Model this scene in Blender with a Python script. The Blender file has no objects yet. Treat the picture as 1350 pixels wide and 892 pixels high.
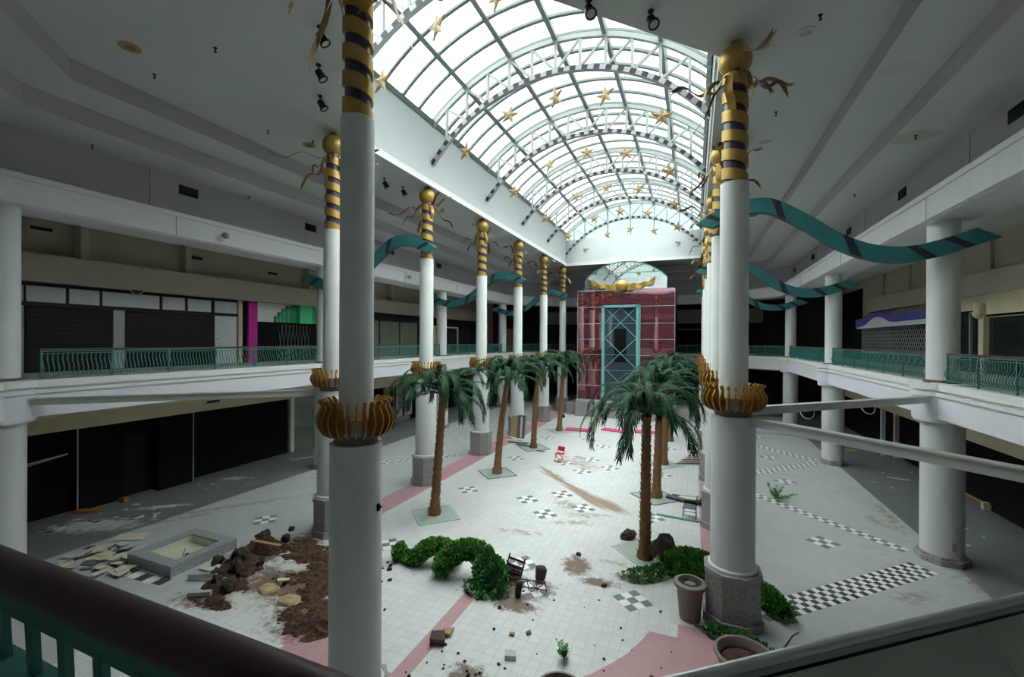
import bpy, math, random
import numpy as np
from mathutils import Vector, Matrix, Euler, noise
PI=math.pi
R=random.Random(7)
scene=bpy.context.scene
COL=scene.collection
CX=-5.56            # centre line of the court

# ------------------------------------------------------------------ materials
MATS={}
def nodemat(name):
    m=bpy.data.materials.new(name); m.use_nodes=True
    nt=m.node_tree; nt.nodes.clear()
    out=nt.nodes.new('ShaderNodeOutputMaterial')
    return m,nt,out
def N(nt,t,**kw):
    n=nt.nodes.new(t)
    for k,v in kw.items():
        if k in n.inputs: n.inputs[k].default_value=v
        else: setattr(n,k,v)
    return n
def mat(name,col,rough=.6,metal=0.,var=.08,scale=3.,bump=0.,bscale=30.,coat=0.,spec=.5):
    if name in MATS: return MATS[name]
    m,nt,out=nodemat(name)
    p=N(nt,'ShaderNodeBsdfPrincipled',Roughness=rough,Metallic=metal)
    p.inputs['Specular IOR Level'].default_value=spec
    p.inputs['Coat Weight'].default_value=coat
    tc=N(nt,'ShaderNodeTexCoord')
    nz=N(nt,'ShaderNodeTexNoise',Scale=scale,Detail=5.,Roughness=.6)
    nt.links.new(tc.outputs['Object'],nz.inputs['Vector'])
    rp=N(nt,'ShaderNodeValToRGB')
    c=Vector(col[:3])
    rp.color_ramp.elements[0].position=.3; rp.color_ramp.elements[1].position=.7
    rp.color_ramp.elements[0].color=(*(c*(1-var)),1); rp.color_ramp.elements[1].color=(*[min(1,x) for x in c*(1+var)],1)
    nt.links.new(nz.outputs['Fac'],rp.inputs['Fac']); nt.links.new(rp.outputs['Color'],p.inputs['Base Color'])
    if bump:
        b=N(nt,'ShaderNodeBump',Strength=bump,Distance=.02)
        n2=N(nt,'ShaderNodeTexNoise',Scale=bscale,Detail=4.)
        nt.links.new(tc.outputs['Object'],n2.inputs['Vector'])
        nt.links.new(n2.outputs['Fac'],b.inputs['Height']); nt.links.new(b.outputs['Normal'],p.inputs['Normal'])
    nt.links.new(p.outputs[0],out.inputs['Surface'])
    MATS[name]=m; return m
def speckle(name,c1,c2,scale=60.,rough=.4):
    m,nt,out=nodemat(name)
    p=N(nt,'ShaderNodeBsdfPrincipled',Roughness=rough)
    tc=N(nt,'ShaderNodeTexCoord')
    v=N(nt,'ShaderNodeTexVoronoi',Scale=scale)
    nz=N(nt,'ShaderNodeTexNoise',Scale=scale*.5,Detail=6.)
    nt.links.new(tc.outputs['Object'],v.inputs['Vector']); nt.links.new(tc.outputs['Object'],nz.inputs['Vector'])
    mx=N(nt,'ShaderNodeMath',operation='ADD'); nt.links.new(v.outputs['Color'],mx.inputs[0]); nt.links.new(nz.outputs['Fac'],mx.inputs[1])
    rp=N(nt,'ShaderNodeValToRGB'); rp.color_ramp.elements[0].position=.6; rp.color_ramp.elements[1].position=1.4/1.6
    rp.color_ramp.elements[0].color=(*c1,1); rp.color_ramp.elements[1].color=(*c2,1)
    nt.links.new(mx.outputs[0],rp.inputs['Fac']); nt.links.new(rp.outputs['Color'],p.inputs['Base Color'])
    nt.links.new(p.outputs[0],out.inputs['Surface']); MATS[name]=m; return m
def glassmat(name,tint,mixf=.12,rough=.03):
    m,nt,out=nodemat(name)
    t=N(nt,'ShaderNodeBsdfTransparent',Color=(*tint,1)); g=N(nt,'ShaderNodeBsdfGlossy',Roughness=rough)
    fr=N(nt,'ShaderNodeFresnel',IOR=1.3); mx=N(nt,'ShaderNodeMixShader')
    ml=N(nt,'ShaderNodeMath',operation='MULTIPLY'); ml.inputs[1].default_value=mixf*8
    nt.links.new(fr.outputs[0],ml.inputs[0]); nt.links.new(ml.outputs[0],mx.inputs['Fac'])
    nt.links.new(t.outputs[0],mx.inputs[1]); nt.links.new(g.outputs[0],mx.inputs[2])
    nt.links.new(mx.outputs[0],out.inputs['Surface']); MATS[name]=m; return m

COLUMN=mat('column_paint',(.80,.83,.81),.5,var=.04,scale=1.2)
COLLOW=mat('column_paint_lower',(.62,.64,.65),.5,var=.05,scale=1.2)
NECK=mat('neck_paint',(.17,.14,.10),.6)
GRANITE=speckle('granite',(.10,.097,.10),(.34,.325,.325),45.)
GRANITEB=speckle('blue_granite',(.13,.145,.155),(.34,.37,.39),45.)
GOLD=mat('gold_paint',(.50,.33,.085),.45,.45,var=.12,scale=4.)
BRONZE=mat('bronze_ribbon',(.20,.12,.05),.38,.6,var=.15,scale=5.)
FIN=mat('gold_fin',(.36,.19,.04),.45,.4,var=.15,scale=6.)
PURPLE=mat('dark_purple_gloss',(.065,.048,.105),.3,var=.1)
PURPLE2=mat('purple_square',(.03,.012,.045),.5,var=.1)
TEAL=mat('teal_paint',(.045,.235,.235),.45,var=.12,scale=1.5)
TEAL_UNDER=mat('teal_shaded_underside',(.02,.12,.12),.5,var=.1)  # darker copy of the teal: shade under the waves put into the colour
STRIPE=mat('dark_stripe',(.035,.03,.05),.5)
RAILT=mat('teal_rail',(.06,.25,.225),.45,var=.1)
MAROON=mat('maroon_handrail',(.10,.045,.055),.4,var=.15,coat=.1)
WHITE=mat('white_paint',(.82,.84,.83),.6,var=.03,scale=1.)
LAV=mat('fascia_paint',(.77,.78,.85),.6,var=.03,scale=.8)
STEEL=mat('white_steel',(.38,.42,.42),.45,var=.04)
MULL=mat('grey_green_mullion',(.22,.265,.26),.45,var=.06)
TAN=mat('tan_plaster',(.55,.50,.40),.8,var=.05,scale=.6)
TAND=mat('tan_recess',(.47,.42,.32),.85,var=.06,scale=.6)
BEIGE=mat('beige_paint',(.68,.59,.43),.7,var=.05)
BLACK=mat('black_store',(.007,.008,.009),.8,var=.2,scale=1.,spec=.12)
DARK=mat('dark_metal',(.014,.015,.017),.5,var=.2,spec=.3)
SHUT=mat('shutter_slats',(.016,.017,.019),.6,var=.1,spec=.2)
PALE=mat('pale_panel',(.62,.67,.70),.5,var=.05)
GREYP=mat('grey_panel',(.38,.41,.44),.5,var=.06)
MAGENTA=mat('magenta_paint',(.62,.015,.33),.6,var=.06)
GREEN=mat('sign_green',(.07,.62,.27),.5,var=.05)
GREEND=mat('sign_green_dark',(.03,.30,.13),.5,var=.05)
PURPLEA=mat('awning_purple',(.075,.075,.32),.7,var=.06)
GLASSD=mat('dark_shop_glass',(.02,.026,.028),.12,var=.1)
GLASSG=mat('green_shop_glass',(.19,.23,.165),.15,var=.15,scale=.8)
BARK=mat('palm_bark',(.24,.125,.06),.9,var=.35,scale=18.,bump=.5,bscale=40.)
LEAF=mat('palm_leaf',(.007,.045,.015),.55,var=.75,scale=2.5,spec=.12)
RACH=mat('frond_rib',(.045,.12,.05),.55,var=.3,scale=5.)
LEAF2=mat('box_leaf',(.085,.29,.03),.5,var=.5,scale=9.)
LEAF3=mat('ivy_leaf',(.05,.24,.05),.45,var=.4,scale=9.)
SOIL=mat('soil',(.072,.039,.022),.95,var=.65,scale=9.,bump=1.,bscale=45.)
SOILD=mat('dark_clod',(.055,.038,.028),.95,var=.5,scale=6.,bump=.8,bscale=18.)
SAND=mat('sand',(.36,.28,.16),.95,var=.25,scale=9.)
WOOD=mat('raw_wood',(.36,.24,.11),.75,var=.25,scale=6.)
WOODD=mat('dark_wood',(.075,.045,.032),.8,var=.3,scale=6.)
TAUPE=mat('taupe_pot',(.22,.175,.16),.55,var=.06,scale=3.)
RED=mat('red_plastic',(.60,.03,.06),.4,var=.08)
CHROME=mat('chair_steel',(.45,.47,.48),.3,.8)
SEATB=mat('slate_seat',(.10,.13,.17),.5)
PINKM=mat('pink_sheet',(.62,.06,.20),.7,var=.15,scale=4.)
BOARD=mat('broken_board',(.55,.54,.48),.8,var=.12,scale=5.)
BOARDC=mat('cream_board',(.60,.58,.42),.75,var=.1,scale=4.)
CHIPD=mat('dark_chip',(.10,.11,.115),.7,var=.2,scale=5.)
ORANGE=mat('orange_plywood',(.40,.17,.035),.7,var=.12,scale=4.)
STARM=mat('star_gold',(.30,.215,.095),.55,.15,var=.1)
TILEG=mat('tile_grey',(.15,.19,.20),.4,var=.2,scale=6.)
TILEB=mat('tile_charcoal',(.06,.07,.08),.4,var=.2,scale=6.)
TILEW=mat('tile_white',(.78,.79,.77),.4,var=.08,scale=6.)
GRATE=mat('grate_green',(.42,.52,.46),.55,var=.08)
CONC=mat('guard_panel_grey',(.70,.76,.69),.55,var=.12,scale=2.5)
CAPM=mat('aluminium_cap',(.88,.89,.91),.28,1.,var=.02)
CREAM=mat('basin_cream',(.60,.60,.47),.5,var=.06)
TARP=mat('grey_tarp',(.30,.34,.35),.5,var=.2,scale=3.)
YELLOW=mat('yellow_scrap',(.5,.5,.05),.6)
PIPE=mat('grey_pipe',(.42,.44,.40),.45,var=.15)
SKYG=glassmat('skylight_glass',(.93,.97,.96),.10)
SKYG2=glassmat('green_end_glass',(.105,.15,.135),.12)
UPST=mat('upstand_paint',(.58,.62,.63),.65,var=.03,scale=.8)

def mirrormat(name,col,refl,f):
    m,nt,out=nodemat(name)
    d=N(nt,'ShaderNodeBsdfPrincipled',Roughness=.35); d.inputs['Base Color'].default_value=(*col,1)
    g=N(nt,'ShaderNodeBsdfGlossy',Roughness=.015,Color=(*refl,1)); mx=N(nt,'ShaderNodeMixShader',Fac=f)
    tc=N(nt,'ShaderNodeTexCoord'); nz=N(nt,'ShaderNodeTexNoise',Scale=.9,Detail=1.)
    b=N(nt,'ShaderNodeBump',Strength=.02,Distance=.1)
    nt.links.new(tc.outputs['Object'],nz.inputs['Vector']); nt.links.new(nz.outputs['Fac'],b.inputs['Height']); nt.links.new(b.outputs['Normal'],g.inputs['Normal'])
    nt.links.new(d.outputs[0],mx.inputs[1]); nt.links.new(g.outputs[0],mx.inputs[2]); nt.links.new(mx.outputs[0],out.inputs['Surface'])
    MATS[name]=m; return m
MARG=mirrormat('maroon_mirror_glass',(.13,.012,.03),(.85,.50,.55),.45)
CLEARM=mirrormat('pale_mirror_glass',(.10,.11,.115),(.95,.95,.95),.62)
BLUEG=mirrormat('blue_grey_glass',(.03,.055,.085),(.6,.75,.85),.22)

def ceilmat():
    m,nt,out=nodemat('ceiling_paint')
    p=N(nt,'ShaderNodeBsdfPrincipled',Roughness=.75)
    geo=N(nt,'ShaderNodeNewGeometry')
    nz=N(nt,'ShaderNodeTexNoise',Scale=.5,Detail=4.); nt.links.new(geo.outputs['Position'],nz.inputs['Vector'])
    base=N(nt,'ShaderNodeMix',data_type='RGBA'); base.inputs['A'].default_value=(.55,.58,.56,1); base.inputs['B'].default_value=(.60,.63,.61,1)
    nt.links.new(nz.outputs['Fac'],base.inputs['Factor'])
    cur=base.outputs['Result']
    nz2=N(nt,'ShaderNodeTexNoise',Scale=2.2,Detail=5.); nt.links.new(geo.outputs['Position'],nz2.inputs['Vector'])
    # water stains: (x,y,z,rx,ry)
    for (x,y,z,rx,ry,s) in [(6.1,17.2,13.2,.75,.55,.38),(4.7,13.9,13.75,.5,.3,.15),(2.4,18.7,14.3,.25,.2,.6),(-11.4,12.9,14.3,.35,.5,.3)]:
        mp=N(nt,'ShaderNodeVectorMath',operation='SUBTRACT'); nt.links.new(geo.outputs['Position'],mp.inputs[0]); mp.inputs[1].default_value=(x,y,z)
        sc=N(nt,'ShaderNodeVectorMath',operation='MULTIPLY'); nt.links.new(mp.outputs[0],sc.inputs[0]); sc.inputs[1].default_value=(1/rx,1/ry,4)
        ln=N(nt,'ShaderNodeVectorMath',operation='LENGTH'); nt.links.new(sc.outputs[0],ln.inputs[0])
        ad=N(nt,'ShaderNodeMath',operation='ADD'); nt.links.new(ln.outputs['Value'],ad.inputs[0]); nt.links.new(nz2.outputs['Fac'],ad.inputs[1])
        rp=N(nt,'ShaderNodeMapRange'); rp.inputs['From Min'].default_value=1.55; rp.inputs['From Max'].default_value=1.2; rp.inputs['To Max'].default_value=s
        nt.links.new(ad.outputs[0],rp.inputs['Value'])
        mx=N(nt,'ShaderNodeMix',data_type='RGBA'); mx.inputs['B'].default_value=(.36,.29,.15,1)
        nt.links.new(rp.outputs[0],mx.inputs['Factor']); nt.links.new(cur,mx.inputs['A']); cur=mx.outputs['Result']
    nt.links.new(cur,p.inputs['Base Color']); nt.links.new(p.outputs[0],out.inputs['Surface']); return m
CEIL=ceilmat()
RISER=mat('riser_paint',(.50,.475,.49),.75,var=.03,scale=.8)

def floormat(name,c,grout,t,groutw,rough,stain=.5):
    """tile floor: grid of side t from world position, wear and soil masks from mesh attributes"""
    m,nt,out=nodemat(name)
    p=N(nt,'ShaderNodeBsdfPrincipled',Roughness=rough)
    geo=N(nt,'ShaderNodeNewGeometry'); L=nt.links.new
    nz=N(nt,'ShaderNodeTexNoise',Scale=.7,Detail=6.,Roughness=.65); L(geo.outputs['Position'],nz.inputs['Vector'])
    base=N(nt,'ShaderNodeMix',data_type='RGBA'); cv=Vector(c)
    base.inputs['A'].default_value=(*(cv*.84),1); base.inputs['B'].default_value=(*[min(1,k) for k in cv*1.12],1); L(nz.outputs['Fac'],base.inputs['Factor'])
    cur=base.outputs['Result']
    if t:
        br=N(nt,'ShaderNodeTexBrick',offset=0.,squash=1.)
        br.inputs['Scale'].default_value=1.; br.inputs['Brick Width'].default_value=t; br.inputs['Row Height'].default_value=t
        br.inputs['Mortar Size'].default_value=groutw; br.inputs['Mortar Smooth'].default_value=.3
        br.inputs['Color1'].default_value=(0,0,0,1); br.inputs['Color2'].default_value=(.25,.25,.25,1); br.inputs['Mortar'].default_value=(1,1,1,1)
        L(geo.outputs['Position'],br.inputs['Vector'])
        tv=N(nt,'ShaderNodeMix',data_type='RGBA',blend_type='MULTIPLY'); tv.inputs['Factor'].default_value=1.
        rr=N(nt,'ShaderNodeMapRange'); rr.inputs['From Max'].default_value=.25; rr.inputs['To Min'].default_value=1.; rr.inputs['To Max'].default_value=.93
        L(br.outputs['Color'],rr.inputs['Value']); L(cur,tv.inputs['A']); L(rr.outputs[0],tv.inputs['B'])
        mx=N(nt,'ShaderNodeMix',data_type='RGBA'); mx.inputs['B'].default_value=(*grout,1)
        L(br.outputs['Fac'],mx.inputs['Factor']); L(tv.outputs['Result'],mx.inputs['A']); cur=mx.outputs['Result']
    # scuffs
    n3=N(nt,'ShaderNodeTexNoise',Scale=1.6,Detail=8.,Roughness=.75); n3.inputs['Distortion'].default_value=1.5; L(geo.outputs['Position'],n3.inputs['Vector'])
    for att,colr,lo in (('dust',(.27,.225,.17),.42),('streak',(.25,.17,.10),.40),('soil',(.12,.068,.040),.40),('pale',(.55,.55,.49),.45)):
        a=N(nt,'ShaderNodeAttribute',attribute_name=att)
        n4=N(nt,'ShaderNodeTexNoise',Scale=3.5 if att!='soil' else 5.,Detail=8.,Roughness=.7)
        if att=='streak':
            vr=N(nt,'ShaderNodeVectorRotate',rotation_type='Z_AXIS'); vr.inputs['Angle'].default_value=.70; L(geo.outputs['Position'],vr.inputs['Vector'])
            vm_=N(nt,'ShaderNodeVectorMath',operation='MULTIPLY'); vm_.inputs[1].default_value=(.12,2.2,1.); L(vr.outputs[0],vm_.inputs[0]); L(vm_.outputs[0],n4.inputs['Vector'])
        else: L(geo.outputs['Position'],n4.inputs['Vector'])
        ad=N(nt,'ShaderNodeMath',operation='MULTIPLY_ADD'); L(a.outputs['Fac'],ad.inputs[0]); ad.inputs[1].default_value=1.; 
        sb=N(nt,'ShaderNodeMath',operation='SUBTRACT'); L(n4.outputs['Fac'],sb.inputs[0]); sb.inputs[1].default_value=.5
        ms=N(nt,'ShaderNodeMath',operation='MULTIPLY'); L(sb.outputs[0],ms.inputs[0]); ms.inputs[1].default_value=1.7
        L(ms.outputs[0],ad.inputs[2])
        rp=N(nt,'ShaderNodeMapRange'); rp.inputs['From Min'].default_value=lo; rp.inputs['From Max'].default_value=lo+.35; rp.inputs['To Max'].default_value=.92
        L(ad.outputs[0],rp.inputs['Value'])
        mu=N(nt,'ShaderNodeMath',operation='MULTIPLY'); L(rp.outputs[0],mu.inputs[0])
        g2=N(nt,'ShaderNodeMath',operation='MULTIPLY'); L(a.outputs['Fac'],g2.inputs[0]); g2.inputs[1].default_value=4.; g2.use_clamp=True
        L(g2.outputs[0],mu.inputs[1])
        mx=N(nt,'ShaderNodeMix',data_type='RGBA'); mx.inputs['B'].default_value=(*colr,1); L(mu.outputs[0],mx.inputs['Factor']); L(cur,mx.inputs['A']); cur=mx.outputs['Result']
    L(cur,p.inputs['Base Color'])
    rg=N(nt,'ShaderNodeMapRange'); rg.inputs['To Min'].default_value=rough-.12; rg.inputs['To Max'].default_value=rough+.15; L(n3.outputs['Fac'],rg.inputs['Value']); L(rg.outputs[0],p.inputs['Roughness'])
    L(p.outputs[0],out.inputs['Surface']); return m
FTILE=floormat('court_tile',(.615,.635,.62),(.43,.48,.47),.25,.008,.5)
FPINK=floormat('pink_tile',(.46,.265,.285),(.42,.26,.28),.25,.006,.5)
FLANE=floormat('lane_tile',(.47,.50,.495),(.40,.44,.43),.25,.003,.48)
FEDGE=floormat('edge_tile',(.46,.51,.51),(.3,.34,.34),.5,.004,.45)
FDARK=floormat('walk_dark',(.17,.19,.20),(.12,.13,.14),.5,.004,.42)

# ------------------------------------------------------------------ mesh builder
class MB:
    def __init__(s): s.v=[]; s.f=[]; s.m=[]; s.s=[]
    def face(s,idx,m=0,sm=False): s.f.append(tuple(idx)); s.m.append(m); s.s.append(sm)
    def add(s,vs,fs,m=0,sm=False):
        o=len(s.v); s.v+= [tuple(v) for v in vs]
        for f in fs: s.face([i+o for i in f],m,sm)
    def box(s,x0,x1,y0,y1,z0,z1,m=0,M=None):
        vs=[Vector((x,y,z)) for z in (z0,z1) for x,y in ((x0,y0),(x1,y0),(x1,y1),(x0,y1))]
        if M is not None: vs=[M@v for v in vs]
        s.add(vs,[(3,2,1,0),(4,5,6,7),(0,1,5,4),(1,2,6,5),(2,3,7,6),(3,0,4,7)],m); return s
    def prism(s,poly,z0,z1,m=0,M=None,mt=None):
        n=len(poly); vs=[Vector((x,y,z0)) for x,y in poly]+[Vector((x,y,z1)) for x,y in poly]
        if M is not None: vs=[M@v for v in vs]
        o=len(s.v); s.v+=[tuple(v) for v in vs]
        s.face([o+i for i in range(n-1,-1,-1)],m); s.face([o+n+i for i in range(n)],m if mt is None else mt)
        for i in range(n): s.face((o+i,o+(i+1)%n,o+n+(i+1)%n,o+n+i),m)
        return s
    def ring(s,P,Q,z0,z1,m=0,mi=None,mo=None):
        n=len(P); vs=[(x,y,z0) for x,y in P]+[(x,y,z0) for x,y in Q]+[(x,y,z1) for x,y in P]+[(x,y,z1) for x,y in Q]
        o=len(s.v); s.v+=vs
        for i in range(n):
            j=(i+1)%n
            s.face((o+i,o+j,o+n+j,o+n+i),m); s.face((o+2*n+i,o+3*n+i,o+3*n+j,o+2*n+j),m)
            s.face((o+i,o+2*n+i,o+2*n+j,o+j),m if mi is None else mi); s.face((o+n+i,o+n+j,o+3*n+j,o+3*n+i),m if mo is None else mo)
        return s
    def lathe(s,prof,n=24,c=(0,0),m=0,sm=True,a0=0.,cap=True,mats=None):
        o=len(s.v)
        for r,z in prof:
            for k in range(n):
                a=a0+2*PI*k/n; s.v.append((c[0]+r*math.cos(a),c[1]+r*math.sin(a),z))
        for i in range(len(prof)-1):
            for k in range(n):
                k2=(k+1)%n; s.face((o+i*n+k,o+i*n+k2,o+(i+1)*n+k2,o+(i+1)*n+k),m if mats is None else mats[i],sm)
        if cap:
            s.face([o+k for k in range(n-1,-1,-1)],m if mats is None else mats[0]); l=len(prof)-1; s.face([o+l*n+k for k in range(n)],m if mats is None else mats[-1])
        return s
    def tube(s,pts,r,n=8,m=0,sm=True,cap=True):
        pts=[Vector(p) for p in pts]; o=len(s.v); N_=len(pts); up=Vector((0,0,1))
        rs=r if isinstance(r,(list,tuple)) else [r]*N_
        pa=None
        for i,p in enumerate(pts):
            t=(pts[min(i+1,N_-1)]-pts[max(i-1,0)]).normalized()
            a=t.cross(up) if pa is None else (pa-t*pa.dot(t))
            if a.length<1e-4: a=t.cross(Vector((0,1,0)))
            a.normalize(); b=t.cross(a); pa=a
            for k in range(n):
                th=2*PI*k/n+ (PI/4 if n==4 else 0); s.v.append(tuple(p+(a*math.cos(th)+b*math.sin(th))*rs[i]))
        for i in range(N_-1):
            for k in range(n):
                k2=(k+1)%n; s.face((o+i*n+k,o+i*n+k2,o+(i+1)*n+k2,o+(i+1)*n+k),m,sm and n>4)
        if cap: s.face([o+k for k in range(n-1,-1,-1)],m); s.face([o+(N_-1)*n+k for k in range(n)],m)
        return s
    def beam(s,a,b,w,h,m=0,up=(0,0,1)):
        a=Vector(a); b=Vector(b); t=(b-a).normalized(); u=Vector(up)
        x=t.cross(u)
        if x.length<1e-4: x=t.cross(Vector((0,1,0)))
        x.normalize(); z=x.cross(t); x*=w/2; z*=h/2
        vs=[a-x-z,a+x-z,a+x+z,a-x+z,b-x-z,b+x-z,b+x+z,b-x+z]
        s.add(vs,[(0,1,2,3),(7,6,5,4),(0,4,5,1),(1,5,6,2),(2,6,7,3),(3,7,4,0)],m); return s
    def strip(s,pts,side,w,th=.004,m=0):
        """thin band with real thickness along pts; side = width direction(s)"""
        pts=[Vector(p) for p in pts]; n=len(pts); o=len(s.v)
        for i,p in enumerate(pts):
            t=(pts[min(i+1,n-1)]-pts[max(i-1,0)]).normalized()
            sd=Vector(side[i] if isinstance(side,list) else side); sd=(sd-t*sd.dot(t)).normalized(); nm=t.cross(sd).normalized()*th/2
            ww=(w[i] if isinstance(w,list) else w)/2
            for q in (p-sd*ww-nm,p+sd*ww-nm,p+sd*ww+nm,p-sd*ww+nm): s.v.append(tuple(q))
        for i in range(n-1):
            a=o+i*4
            for k in range(4): s.face((a+k,a+(k+1)%4,a+4+(k+1)%4,a+4+k),m,False)
        s.face((o+3,o+2,o+1,o),m); e=o+(n-1)*4; s.face((e,e+1,e+2,e+3),m); return s
    def mesh(s,name,mats):
        me=bpy.data.meshes.new(name); me.from_pydata(s.v,[],s.f)
        for m in (mats if isinstance(mats,(list,tuple)) else [mats]): me.materials.append(m)
        me.polygons.foreach_set('material_index',s.m); me.polygons.foreach_set('use_smooth',s.s); me.update()
        if any(s.s): me.set_sharp_from_angle(angle=.80)
        return me
    def build(s,name,mats,parent=None,loc=(0,0,0),rot=None):
        return link(name,s.mesh(name,mats),parent,loc,rot)
def link(name,me,parent=None,loc=(0,0,0),rot=None):
    o=bpy.data.objects.new(name,me); COL.objects.link(o); o.location=loc
    if rot: o.rotation_euler=rot
    if parent: o.parent=parent
    return o
def tag(o,label,cat,group=None,kind='thing'):
    o['label']=label; o['category']=cat; o['kind']=kind
    if group: o['group']=group
    return o
def thing(name,label,cat,loc=(0,0,0),rz=0.,group=None):
    o=bpy.data.objects.new(name,None); COL.objects.link(o); o.location=loc; o.rotation_euler=(0,0,rz); o.empty_display_size=.2
    return tag(o,label,cat,group)
def struct(o): o['kind']='structure'; return o
def copy_tree(src,loc,label,rz=None,group=None):
    r=src.copy(); COL.objects.link(r); r.location=loc
    if rz is not None: r.rotation_euler=(0,0,rz)
    r['label']=label
    if group: r['group']=group
    def rec(a,b):
        for ch in KIDS(a):
            c=ch.copy(); COL.objects.link(c); c.parent=b; rec(ch,c)
    rec(src,r); return r
def KIDS(o): return [c for c in list(bpy.data.objects) if c.parent==o]

# ------------------------------------------------------------------ plan polygons (8 matching corners)
def octa(h,yc_far,far_h,y_far,yc_near,near_h,y_near,nr=None):
    P=[(-h,yc_far),(-far_h,y_far),(far_h,y_far),(h,yc_far),(h,yc_near),(near_h,y_near),(-near_h,y_near),(-h,yc_near)]
    if nr: P[4]=(h,nr[0]); P[5]=(nr[1],y_near)
    return [(CX+x,y) for x,y in P]
OPEN=octa(6.15,42.2,6.1,42.2,12.7,.02,6.57)
S1=octa(9.75,42.0,5.9,45.8,6.35,3.9,.5)
S2=octa(11.2,42.4,6.5,47.0,5.95,4.9,-.35)
BLK=octa(13.1,42.9,7.3,48.8,5.75,5.5,-1.85)
BMI=octa(12.25,42.5,6.8,48.0,5.85,5.5,-.9)
BMO=octa(13.9,43.2,7.6,49.6,5.6,5.6,-2.7)
HOLE=octa(12.5,42.3,6.65,48.15,6.2,6.6,.33,nr=(6.0,5.55))
def grow(P,d):
    return [(CX+(x-CX)*(1+d/abs(x-CX)) if abs(x-CX)>.1 else x,y+(d if y>25 else -d)*.5) for x,y in P]
XL,XR=-23.2,11.65
OUT=[(XL,50),(XL+5,56),(XR-5,56),(XR,50),(XR,2),(XR-4,-7),(XL+4,-7),(XL,2)]

# ------------------------------------------------------------------ shell
def build_shell():
    mb=MB()
    mb.ring(OPEN,S1,14.3,14.6,0,1).ring(S1,S2,13.75,14.6,0,1).ring(S2,BLK,13.2,14.6,0,1).ring(BLK,OUT,11.43,14.6,0,1)
    struct(mb.build('ceiling',[CEIL,RISER]))
    sm_=MB()
    for y in (10.0,17.1,24.,31.): sm_.box(CX-13.11,CX-13.08,y-.012,y+.012,11.6,13.2); sm_.box(CX-12.26,CX-12.235,y+.4,y+.42,10.74,11.43)
    for y in (17.3,26.,35.): sm_.box(CX+13.08,CX+13.11,y-.012,y+.012,11.6,13.2); sm_.box(CX+12.235,CX+12.26,y+.4,y+.42,10.74,11.43)
    struct(sm_.build('trim_9',[GREYP]))
    # light beam over the outer columns
    b=MB(); b.ring(BMI,BMO,10.73,11.55,0); b.ring(grow(BMI,-.05),grow(BMI,.02),11.43,11.6,0); b.ring(grow(BMI,.12),grow(BMI,.3),10.68,10.74,0)
    struct(b.build('trim_1',[mat('beam_fascia',(.73,.75,.77),.65,var=.03,scale=.8)]))
    # upper floor slab and its moulded edge
    s=MB(); s.ring(grow(HOLE,.18),OUT,4.62,5.58,0); struct(s.build('floor_upper',[mat('upper_floor',(.46,.46,.43),.6),]))
    e=MB(); e.ring(HOLE,grow(HOLE,.25),5.42,5.64,0); e.ring(grow(HOLE,.10),grow(HOLE,.25),5.34,5.42,1); e.ring(grow(HOLE,-.05),grow(HOLE,.25),5.25,5.34,0); e.ring(grow(HOLE,.03),grow(HOLE,.25),4.55,5.25,1)
    struct(e.build('trim_2',[WHITE,LAV]))
    # soffit under the upper floor
    c=MB(); c.ring(grow(HOLE,.25),OUT,4.45,4.6,0); struct(c.build('ceiling_lower',[TAN]))
    # walls
    def wallpoly(a,b,z0=0,z1=14.6,t=.3):
        m=MB(); ax,ay=a; bx_,by=b; d=Vector((bx_-ax,by-ay,0)).normalized(); n=Vector((-d.y,d.x,0))*t
        m.add([(ax,ay,z0),(bx_,by,z0),(bx_,by,z1),(ax,ay,z1),(ax+n.x,ay+n.y,z0),(bx_+n.x,by+n.y,z0),(bx_+n.x,by+n.y,z1),(ax+n.x,ay+n.y,z1)],[(0,1,2,3),(7,6,5,4),(0,4,5,1),(2,6,7,3),(1,5,6,2),(3,7,4,0)]); return m
    names={0:'wall_far_left',1:'wall_far',2:'wall_far_right',3:'wall_right',4:'wall_near_right',5:'wall_near',6:'wall_near_left',7:'wall_left'}
    DK=mat('dark_wall',(.045,.045,.043),.8,var=.15)
    for i in range(8):
        a,b=OUT[i],OUT[(i+1)%8]
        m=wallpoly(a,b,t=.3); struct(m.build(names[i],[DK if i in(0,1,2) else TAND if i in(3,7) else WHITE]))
build_shell()

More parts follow.
